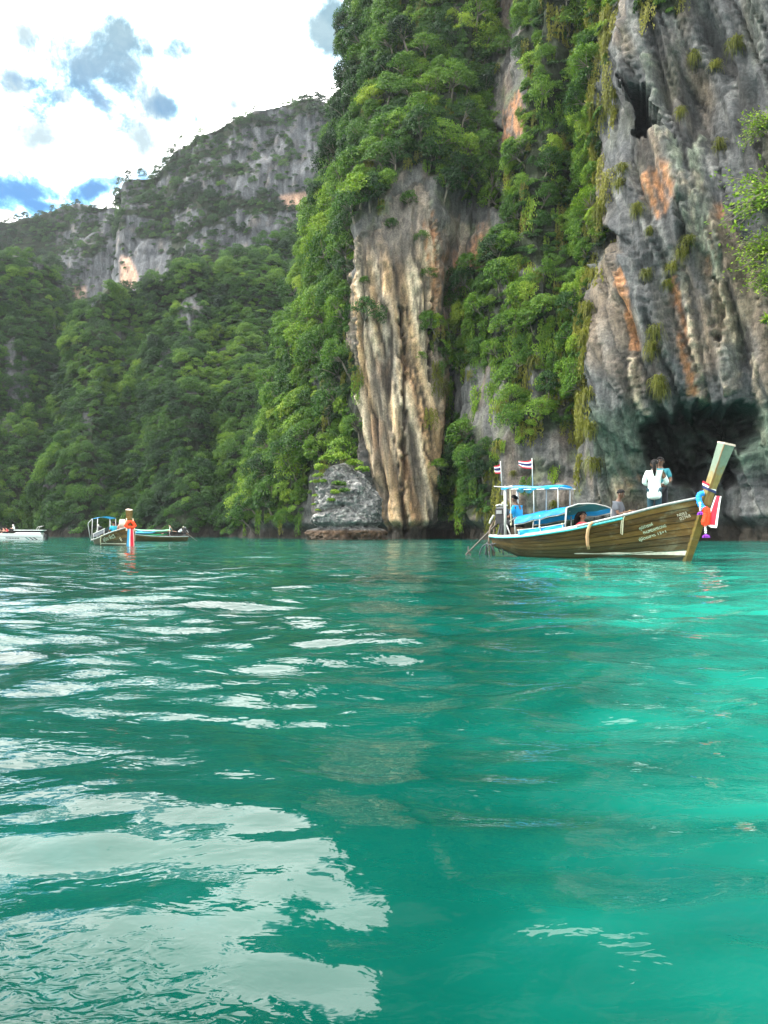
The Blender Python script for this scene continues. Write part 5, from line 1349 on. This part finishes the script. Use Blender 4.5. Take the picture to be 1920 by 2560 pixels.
# ===== the low boat with kayaks behind it
FC = Frame((-17.2, 66.0), (-22.6, 65.0))
HC = Hull((0.0, 5.5), smooth_tab([0, .2, .5, .8, 1], [.42, .40, .44, .60, .8]), smooth_tab([0, .1, .3, .6, .85, 1], [.25, .5, .62, .6, .34, .05]), smooth_tab([0, .3, 1], [-.1, -.2, -.2]), (5.2, 5.5))
boatC = empty('longtail_boat', FC.S, FC.rz, 'low wooden longtail boat loaded with kayaks, half hidden behind the small boat at left', 'boat')
hull_parts(HC, boatC, 4, seed=12)
mb = MB()
for sd in (-1, 1): mb.tube([HC.at(s, .97, .02, sd) for s in np.linspace(0, .95, 14)], .018, 6)
mb.build('rub_rail', TURQ, boatC, True); build_engine(boatC, (.35, 0, .95), (-.75, 0, .0), (.8, -.1, .9))
def kayak(mat, x0, y, z, L, rot, label):
    mb = MB(); n = 15; pts = []
    for i in range(n):
        t = i / (n - 1); w = .36 * math.sin(math.pi * t) ** .6 + .012; hh = .14 * math.sin(math.pi * t) ** .4 + .01; rise = .14 * (2 * t - 1) ** 4
        for k in range(10):
            a = 2 * math.pi * k / 10; pts.append(Vector((L * t - L / 2, w * math.cos(a), rise + hh * (math.sin(a) if math.sin(a) < 0 else .55 * math.sin(a)))))
    mb.quadgrid(pts, 10, n, True); root = empty('kayak', FC.world((x0, y, z)), FC.rz + rot, label, 'kayak'); mb.build('shell', mat, root, True)
    m2 = MB(); m2.tube([(-.5 + .5 * math.cos(a), .22 * math.sin(a), .09) for a in np.linspace(0, 6.283, 14)], .03, 6); m2.build('cockpit_rim', BLACKM, root, True)
kayak(simple('bright_green_plastic', (.02, .42, .16), .4, .15), 3.05, -.22, .58, 3.0, 0, 'bright green kayak lying lowest on the low boat')
kayak(simple('pale_green_plastic', (.28, .62, .40), .4, .15), 2.95, .05, .92, 3.1, .03, 'pale green kayak on top of the pile on the low boat')
kayak(simple('sky_blue_plastic', (.06, .34, .58), .4, .15), 3.9, .18, .76, 2.6, -.04, 'sky blue kayak between the two green ones on the low boat')
mb = MB(); mb.tube([(1.55, -.5, .4), (1.55, -.45, 1.25), (1.55, .45, 1.25), (1.55, .5, .4)], .025, 6); mb.build('rack', PIPE, boatC, True)

# ===== white speedboat at the left edge
FD = Frame((-38.2, 84.5), (-47.0, 83.0))
sb = empty('speedboat', FD.S, FD.rz, 'white speedboat with dark stripes cut by the left edge, passengers on its bow', 'boat')
WH = simple('white_gelcoat', (.68, .71, .71), .25, .06, 3.0); GLASS = simple('dark_glass', (.02, .018, .022), .1, .2, 3.0); DKST = simple('dark_stripe', (.02, .03, .035), .4, .2); TEAL = simple('teal_stripe', (.05, .22, .20), .4, .2)
Ls = 8.9
sb.scale = (.66, .75, .74)
def spd(s, t, sd): 
    hb = float(np.interp(s, [0, .3, .6, .85, 1], [1.05, 1.15, 1.05, .6, .03])); z0 = float(np.interp(s, [0, .6, .85, 1], [-.25, -.25, -.05, .62])); z1 = float(np.interp(s, [0, .3, .6, 1], [.78, .82, .95, 1.05]))
    return Vector((Ls * s, sd * hb * (.62 + .38 * t ** .5 if t > 0 else .05), z0 + (z1 - z0) * t))
mb = MB()
for sd in (-1, 1):
    pts = [spd(s, t, sd) for t in (0, .02, .3, .6, 1) for s in np.linspace(0, 1, 22)]; mb.quadgrid(pts, 22, 5)
pts = [Vector((Ls * s, sd * abs(spd(s, 1, 1).y), spd(s, 1, 1).z + .02)) for sd in (-1, -.5, .5, 1) for s in np.linspace(0, 1, 22)]; mb.quadgrid(pts, 22, 4)
mb.quadgrid([spd(0, t, sd) for t in (0, .5, 1) for sd in (-1, 1)], 2, 3); mb.build('hull', WH, sb, True)
for (z, t0, mt) in ((0, .62, DKST),):
    mb = MB(); mb.tube([spd(s, t0, 1) + Vector((0, .02, 0)) for s in np.linspace(.02, .97, 20)], .025, 5); mb.tube([spd(s, t0, -1) + Vector((0, -.02, 0)) for s in np.linspace(.02, .97, 20)], .025, 5); mb.build('stripe', mt, sb)
for k, (s0, mt) in enumerate(((.08, DKST), (.15, DKST), (.22, TEAL))):
    mb = MB(); pts = [spd(s0 + ds + .07 * t, .2 + .36 * t, 1) + Vector((0, .012, 0)) for t in (0, .5, 1) for ds in (0, .03)]; mb.quadgrid(pts, 2, 3); mb.build('slash_mark', mt, sb)
mb = MB()
for k in range(9):
    s0 = .42 + .028 * k; pts = [spd(s0 + ds, t, 1) + Vector((0, .012, 0)) for t in (.36, .5) for ds in (0, .02)]; mb.quadgrid(pts, 2, 2)
mb.build('illegible_lettering', DKST, sb)
cab = MB(); pts = []
for (x0, x1, w, z) in ((.25, 5.0, .98, .82), (.45, 4.3, .92, 1.1), (.3, 4.2, .95, 1.38)):
    for (x, y) in ((x0, -w), (x1, -w * .75), (x1, w * .75), (x0, w)): pts.append(Vector((x, y, z)))
cab.quadgrid(pts[:8], 4, 2, True); cab.build('cabin', WH, sb)
mb = MB(); mb.quadgrid([p * 1.0 for p in pts[4:]], 4, 2, True); mb.build('cabin_window', GLASS, sb)
mb = MB(); mb.slab([Vector((-.05, -1.0, 1.38)), Vector((4.7, -.72, 1.40)), Vector((4.7, .72, 1.40)), Vector((-.05, 1.0, 1.38))], (0, 0, 1), .12); mb.build('cabin_roof', WH, sb)
mb = MB(); mb.tube([(1.2, .5, 1.5), (.9, .5, 1.95), (.3, .5, 2.1)], .03, 6); mb.tube([(1.2, -.5, 1.5), (.9, -.5, 1.95), (.3, -.5, 2.1)], .03, 6); mb.tube([(.9, -.5, 1.95), (.9, .5, 1.95)], .03, 6); mb.build('light_arch', PIPE, sb, True)
for y in (-.4, .4):
    mb = MB(); mb.box((-.25, y, .6), (.35, .3, .5)); mb.box((-.3, y, .1), (.2, .12, .7)); mb.build('outboard_motor', BLACKM, sb)
# ---------------------------------------------------------------- people
def skin(name, col): return simple(name, col, .55, .12, 9.0)
SK1 = skin('brown_skin', (.20, .105, .062)); SK2 = skin('dark_brown_skin', (.12, .062, .038)); SK3 = skin('fair_skin', (.50, .30, .22))
HAIR = simple('black_hair', (.006, .0055, .0055), .7, .4, 40.0, spec=.15, stretch=(1, 1, .15)); BLOND = simple('pale_blond_hair', (.55, .50, .42), .55, .3, 40.0, stretch=(1, 1, .15))
SHW = simple('white_shirt_cloth', (.60, .70, .67), .8, .10, 7.0, bump=.5); SHG = simple('grey_shirt_cloth', (.10, .11, .13), .85, .15, 8.0, bump=.4); SHB = simple('bright_blue_shirt', (.012, .30, .62), .8, .15, 8.0, bump=.4)
SHT = simple('teal_shirt_cloth', (.015, .16, .20), .8, .15, 8.0, bump=.4); TRD = simple('dark_teal_trousers', (.012, .05, .07), .85, .2, 8.0); TRK = simple('black_trousers', (.012, .014, .018), .85, .2, 8.0)
SHR = simple('coral_red_shirt', (.55, .055, .07), .8, .12, 8.0, bump=.4); SHIN = simple('pale_vest', (.62, .50, .46), .8, .08, 8.0); LENS = simple('dark_lens', (.008, .008, .009), .12, .1); LIP = simple('lip', (.22, .07, .06), .6, .1); EYE = simple('eye_dark', (.02, .014, .012), .3, .1)
PHONE = simple('phone_black', (.01, .01, .012), .2, .1); GOLD = simple('gold_band', (.6, .42, .1), .35, .1, metal=.6)

def skinned(name, verts, edges, radii, mat, parent, root=0, sub=2):
    me = bpy.data.meshes.new(name); me.from_pydata([tuple(v) for v in verts], edges, []); me.materials.append(mat)
    o = link(name, me, parent); md = o.modifiers.new('skin', 'SKIN'); md.use_smooth_shade = True
    if not me.skin_vertices: return o
    for i, r in enumerate(radii):
        me.skin_vertices[0].data[i].radius = (r, r) if not isinstance(r, tuple) else r
    me.skin_vertices[0].data[root].use_root = True
    s = o.modifiers.new('smooth', 'SUBSURF'); s.levels = sub; s.render_levels = sub
    return o
class Chain:
    def __init__(self): self.v = []; self.e = []; self.r = []
    def add(self, p, r, to=None):
        self.v.append(Vector(p)); self.r.append(r); i = len(self.v) - 1
        if to is not None: self.e.append((to, i))
        return i
def person(origin, rz, J, label, skin_mat, shirt, trousers, hair=None, group=None, sleeves='short', hem=0.0, glasses=False, pony=False, longhair=False, moustache=False, face_dir=(1, 0, 0), vest=None, capm=None, legs=True):
    """J: joints in local space (x = the way the person faces). Keys: pelvis chest neck head, and shoulder elbow wrist hip knee ankle with _l and _r."""
    root = empty('person', origin, rz, label, 'person', group)
    j = {k: Vector(v) for k, v in J.items()}
    fd = Vector(face_dir).normalized()
    c = Chain(); pv = c.add(j['pelvis'], .125)
    mid = c.add(j['pelvis'].lerp(j['chest'], .5), .115, pv); ch = c.add(j['chest'], .135, mid); nb = c.add(j['neck'], .058, ch)
    up = (j['head'] - j['neck']).normalized()
    n2 = c.add(j['neck'].lerp(j['head'], .45), .05, nb); h0 = c.add(j['head'] - up * .06 + fd * .012, .066, n2); h1 = c.add(j['head'] + up * .005, .086, h0); c.add(j['head'] + up * .075, .070, h1)
    for sd in 'lr':
        s = c.add(j['shoulder_' + sd], .055, ch); e = c.add(j['elbow_' + sd], .040, s); w = c.add(j['wrist_' + sd], .027, e)
        d = (j['wrist_' + sd] - j['elbow_' + sd]).normalized(); side = d.cross(Vector((0, 0, 1))).normalized() if abs(d.z) < .95 else Vector((0, 1, 0)); nrm = side.cross(d)
        p = c.add(j['wrist_' + sd] + d * .055, .030, w)
        for k, (o, L) in enumerate(((-.030, .062), (-.010, .074), (.010, .070), (.029, .055))):
            a = c.add(j['wrist_' + sd] + d * .095 + side * o, .0095, p); b = c.add(j['wrist_' + sd] + d * (.095 + L * .55) + side * o - nrm * .012, .0085, a); c.add(j['wrist_' + sd] + d * (.095 + L * .85) + side * o - nrm * .034, .007, b)
        t = c.add(j['wrist_' + sd] + d * .05 + side * -.040, .011, p); c.add(j['wrist_' + sd] + d * .085 + side * -.058 - nrm * .012, .009, t)
        if legs:
            h = c.add(j['hip_' + sd], .085, pv); k_ = c.add(j['knee_' + sd], .056, h); a = c.add(j['ankle_' + sd], .038, k_)
            f = fd.copy(); f.z = 0; f = f.normalized() if f.length > .1 else Vector((1, 0, 0)); c.add(j['ankle_' + sd] + f * .14 + Vector((0, 0, -.035)), .034, a)
    skinned('body', c.v, c.e, c.r, skin_mat, root)
    # shirt
    c = Chain(); dn = (j['pelvis'] - j['chest']).normalized()
    if hem > .1: b0 = c.add(j['pelvis'] + dn * hem, .185); b1 = c.add(j['pelvis'] + dn * hem * .45, .185, b0); pv = c.add(j['pelvis'], .175, b1)
    else: pv = c.add(j['pelvis'] + dn * (hem - .03), .148)
    mid = c.add(j['pelvis'].lerp(j['chest'], .55), .136, pv); ch = c.add(j['chest'], .152, mid); c.add(j['chest'].lerp(j['neck'], .78), .085, ch)
    for sd in 'lr':
        s = c.add(j['shoulder_' + sd], .074, ch)
        if sleeves == 'long': e = c.add(j['elbow_' + sd], .060, s); c.add(j['elbow_' + sd].lerp(j['wrist_' + sd], .86), .046, e)
        else: c.add(j['shoulder_' + sd].lerp(j['elbow_' + sd], .72), .062, s)
    skinned('shirt', c.v, c.e, c.r, shirt, root)
    if vest is not None:
        mb = MB(); mb.ball(j['chest'] + fd * .085 + Vector((0, 0, -.02)), (.085, .075, .13), 10, 8); mb.build('vest', vest, root, True)
    if legs and trousers is not None:
        c = Chain(); pv = c.add(j['pelvis'], .135)
        for sd in 'lr':
            h = c.add(j['hip_' + sd], .098, pv); k_ = c.add(j['knee_' + sd], .074, h); c.add(j['knee_' + sd].lerp(j['ankle_' + sd], .9), .058, k_)
        skinned('trousers', c.v, c.e, c.r, trousers, root)
    H = j['head']; rt = fd.cross(up).normalized(); M = Matrix((fd, rt, up)).transposed()
    def at(f, s, u): return H + fd * f + rt * s + up * u
    # face: nose, lips, eyes or sunglasses, ears
    mb = MB(); mb.ball(at(.098, 0, -.012), (.018, .014, .026), 8, 6, M); mb.ball(at(.0, .088, -.01), (.022, .01, .032), 7, 6, M); mb.ball(at(.0, -.088, -.01), (.022, .01, .032), 7, 6, M); mb.build('nose_and_ears', skin_mat, root, True)
    mb = MB(); mb.ball(at(.083, 0, -.055), (.012, .026, .009), 8, 5, M); mb.build('mouth', LIP, root, True)
    if glasses:
        mb = MB()
        for s in (-1, 1): mb.ball(at(.086, s * .036, .022), (.014, .030, .021), 8, 6, M); mb.tube([at(.085, s * .064, .028), at(-.01, s * .092, .022)], .004, 5)
        mb.tube([at(.096, -.012, .026), at(.096, .012, .026)], .005, 5); mb.build('sunglasses', LENS, root, True)
    else:
        mb = MB()
        for s in (-1, 1): mb.ball(at(.080, s * .033, .020), (.008, .012, .008), 6, 5, M); mb.tube([at(.088, s * .018, .042), at(.082, s * .05, .044)], .005, 4)
        mb.build('eyes', EYE, root, True)
    if moustache: mb = MB(); mb.ball(at(.092, 0, -.037), (.012, .032, .009), 8, 5, M); mb.build('moustache', HAIR, root, True)
    # hair: a thick cap over the skull, open at the face
    hm = hair or HAIR; mb = MB(); nu, nv = 18, 9; pts = []
    for a in np.linspace(0, 2 * math.pi, nu, endpoint=False):
        pass
    for i in range(nv):
        for k in range(nu):
            a = 2 * math.pi * k / nu; front = .5 + .5 * math.cos(a); lim = 1.95 - .95 * front ** 1.5; th = lim * i / (nv - 1)
            rr = .097 + .006 * math.sin(k * 5.1 + i * 2.3)
            pts.append(at(rr * 1.05 * math.sin(th) * math.cos(a) - .008, rr * .95 * math.sin(th) * math.sin(a), .022 + rr * 1.0 * math.cos(th)))
    mb.quadgrid(pts, nu, nv, True)
    if pony:
        mb.tube([at(-.085, 0, .04), at(-.125, 0, .02), at(-.125, .01, -.08), at(-.12, .015, -.19), at(-.10, .02, -.30)], [.03, .042, .046, .04, .012], 9)
    if longhair:
        for k in range(7):
            s = (k - 3) * .030; mb.tube([at(-.03, s, .085), at(-.095, s * 1.35, .0), at(-.115, s * 1.6, -.14), at(-.10, s * 1.7, -.32 - .03 * (k % 3))], [.04, .044, .036, .014], 7)
    mb.build('hair', hm, root, True)
    return root, at
STAND = dict(pelvis=(0, 0, .92), chest=(0, 0, 1.24), neck=(0, 0, 1.40), head=(.02, 0, 1.555), shoulder_l=(0, .175, 1.335), shoulder_r=(0, -.175, 1.335), elbow_l=(-.03, .235, 1.07), elbow_r=(-.03, -.235, 1.07), wrist_l=(.10, .22, .86), wrist_r=(.10, -.22, .86),
             hip_l=(0, .09, .86), hip_r=(0, -.09, .86), knee_l=(.02, .1, .47), knee_r=(.02, -.1, .47), ankle_l=(0, .1, .085), ankle_r=(0, -.1, .085))
def pose(base, s=1.0, **kw):
    d = dict(base); d.update(kw); return {k: tuple(np.array(v) * s) for k, v in d.items()}
DZ = .80
# towards the far cliff: the woman faces away from the camera, the man towards it
away = math.atan2(16.6, 6.2); toward = away + math.pi
person(FA.world((4.37, -.06, DZ)), away - .1, pose(STAND, .95, elbow_l=(.02, .26, 1.08), wrist_l=(.2, .10, 1.03), elbow_r=(.06, -.30, 1.09), wrist_r=(.26, -.16, 1.06)), 'woman with black ponytail and loose white shirt, standing on the bow seen from behind', SK1, SHW, TRD, sleeves='long', hem=.27, pony=True)
person(FA.world((4.40, .32, DZ)), toward - .15, pose(STAND, 1.0, elbow_l=(.04, .25, 1.08), wrist_l=(.22, .12, 1.0), elbow_r=(.04, -.25, 1.08), wrist_r=(.22, -.1, 1.0)), 'man in sunglasses and a teal shirt standing on the bow behind the woman in white', SK2, SHT, TRK, glasses=True, moustache=True, hem=.05)
SIT = dict(pelvis=(0, 0, .10), chest=(.03, 0, .44), neck=(.06, 0, .60), head=(.11, 0, .755), shoulder_l=(.04, .18, .53), shoulder_r=(.04, -.18, .53), elbow_l=(.12, .22, .27), elbow_r=(.12, -.22, .27), wrist_l=(.36, .12, .34), wrist_r=(.36, -.12, .34),
           hip_l=(.04, .09, .10), hip_r=(.04, -.09, .10), knee_l=(.42, .13, .16), knee_r=(.42, -.13, .16), ankle_l=(.72, .13, .06), ankle_r=(.72, -.13, .06))
_, at = person(FA.world((3.45, -.05, DZ)), FA.rz, pose(SIT, 1.04), 'man in a dark grey polo shirt sitting and looking at his phone', SK2, SHG, TRK, hem=.02, face_dir=(1, 0, -.35))
ph = MB(); ph.box((0, 0, 0), (.012, .075, .15), Matrix.Rotation(.5, 3, 'Y')); o = ph.build('phone', PHONE); o.location = FA.world((3.45 + .49, -.06, DZ + .40)); o.rotation_euler = (0, 0, FA.rz); tag(o, 'black phone in the hand of the man in the grey shirt', 'phone')
bd = MB(); bd.tube([(3.45 + .355 + .036 * math.cos(a) * .6, -.125 + .036 * math.cos(a), DZ + .35 + .036 * math.sin(a)) for a in np.linspace(0, 6.28, 12)], .007, 5); o = bd.build('bracelet', GOLD, None, True); o.location = FA.S; o.rotation_euler = (0, 0, FA.rz); tag(o, 'gold bracelet on the wrist of the man in the grey shirt', 'bracelet')
REC = pose(SIT, 1.0, chest=(-.10, 0, .42), neck=(-.13, 0, .57), head=(-.12, 0, .725), shoulder_l=(-.12, .18, .51), shoulder_r=(-.12, -.18, .51), elbow_l=(-.25, .30, .32), elbow_r=(-.28, -.30, .34), wrist_l=(-.08, .36, .30), wrist_r=(-.05, -.34, .28))
person(FA.world((2.74, -.12, .34)), FA.rz, REC, 'woman in sunglasses and a coral red top reclining under the front of the blue awning', SK1, SHR, TRD, glasses=True, longhair=True, sleeves='long', vest=SHIN, face_dir=(.9, -.25, .12))
STR = pose(SIT, 1.0, elbow_r=(.14, -.24, .24), wrist_r=(.24, -.10, .27), elbow_l=(.14, .24, .26), wrist_l=(.30, .05, .30), knee_l=(.36, .14, .08), knee_r=(.36, -.14, .08), ankle_l=(.38, .14, -.30), ankle_r=(.38, -.14, -.30))
person(FA.world((.80, .0, .79)), FA.rz + math.pi, STR, 'steersman in a bright blue shirt sitting at the engine under the stern roof', SK2, SHB, TRK)
mb = MB(); mb.box((.86, 0, .61), (.34, .5, .36)); o = mb.build('seat_box', DECKW, boat); o['tint'] = .3
# on the small boat
person(FB.world((5.10, .05, .52)), FB.rz + math.pi * .93, pose(SIT, 1.06), 'person with long pale blond hair sitting on the bow of the small boat', SK3, skin('fair_skin_top', (.42, .24, .18)), TRK, hair=BLOND, longhair=True)
person(FB.world((4.75, -.28, .52)), FB.rz + math.pi * 1.05, pose(SIT, .92), 'person in a turquoise top sitting beside the blond passenger on the small boat', SK1, simple('turquoise_top', (.02, .34, .48), .8), TRK)
# on the kayak boat
BEND = pose(SIT, 1.0, chest=(.20, 0, .36), neck=(.33, 0, .45), head=(.45, 0, .52), shoulder_l=(.24, .18, .42), shoulder_r=(.24, -.18, .42), elbow_l=(.35, .2, .2), elbow_r=(.35, -.2, .2), wrist_l=(.55, .1, .15), wrist_r=(.55, -.1, .15))
person(FC.world((.85, 0, .60)), FC.rz + math.pi, BEND, 'person in a white shirt bending over the engine of the low kayak boat', SK2, SHW, TRK)
person(FC.world((1.45, 0, .60)), FC.rz + .2, pose(SIT, 1.0, elbow_r=(-.05, -.3, .3), wrist_r=(-.35, -.25, .26)), 'person in a dark green top sitting amidships on the low kayak boat', SK3, simple('dark_green_top', (.03, .10, .08), .8), TRK)
# on the speedboat's bow
for k, (x, y, m, lab) in enumerate(((5.0, -.3, SHW, 'passenger in white with a pale hat at the front of the speedboat cabin'), (5.9, .2, SHR, 'passenger in red sitting on the bow of the speedboat nearest its cabin'), (6.5, -.2, simple('peach_top', (.50, .26, .18), .8), 'passenger in a peach top sitting in the middle of the speedboat bow'), (7.1, .15, simple('tan_top', (.42, .30, .2), .8), 'passenger in a tan top sitting on the speedboat bow, second from its tip'), (7.9, 0, WHITEC, 'passenger in white sitting nearest the tip of the speedboat bow'))):
    person(FD.world((x * .66, y * .75, .74 if k else 1.05)), FD.rz + .3 * k, pose(SIT, .72), lab, SK3, m, TRK, hair=HAIR if k else WHITEC)
# ---------------------------------------------------------------- air
def haze():
    m = bpy.data.materials.new('haze'); m.use_nodes = True; N = NT(m.node_tree); N.n.clear()
    out = N.add('ShaderNodeOutputMaterial')
    pv = N.add('ShaderNodeVolumePrincipled', {'Color': (0.84, 0.92, 1.0, 1), 'Density': 0.00010, 'Anisotropy': 0.2})
    N.l.new(pv.outputs[0], out.inputs['Volume'])
    mb = MB(); mb.box((0, 180, 104), (1900, 700, 214)); o = mb.build('haze', m); tag(o, 'thin pale haze in the air of the lagoon', kind='stuff')
haze()
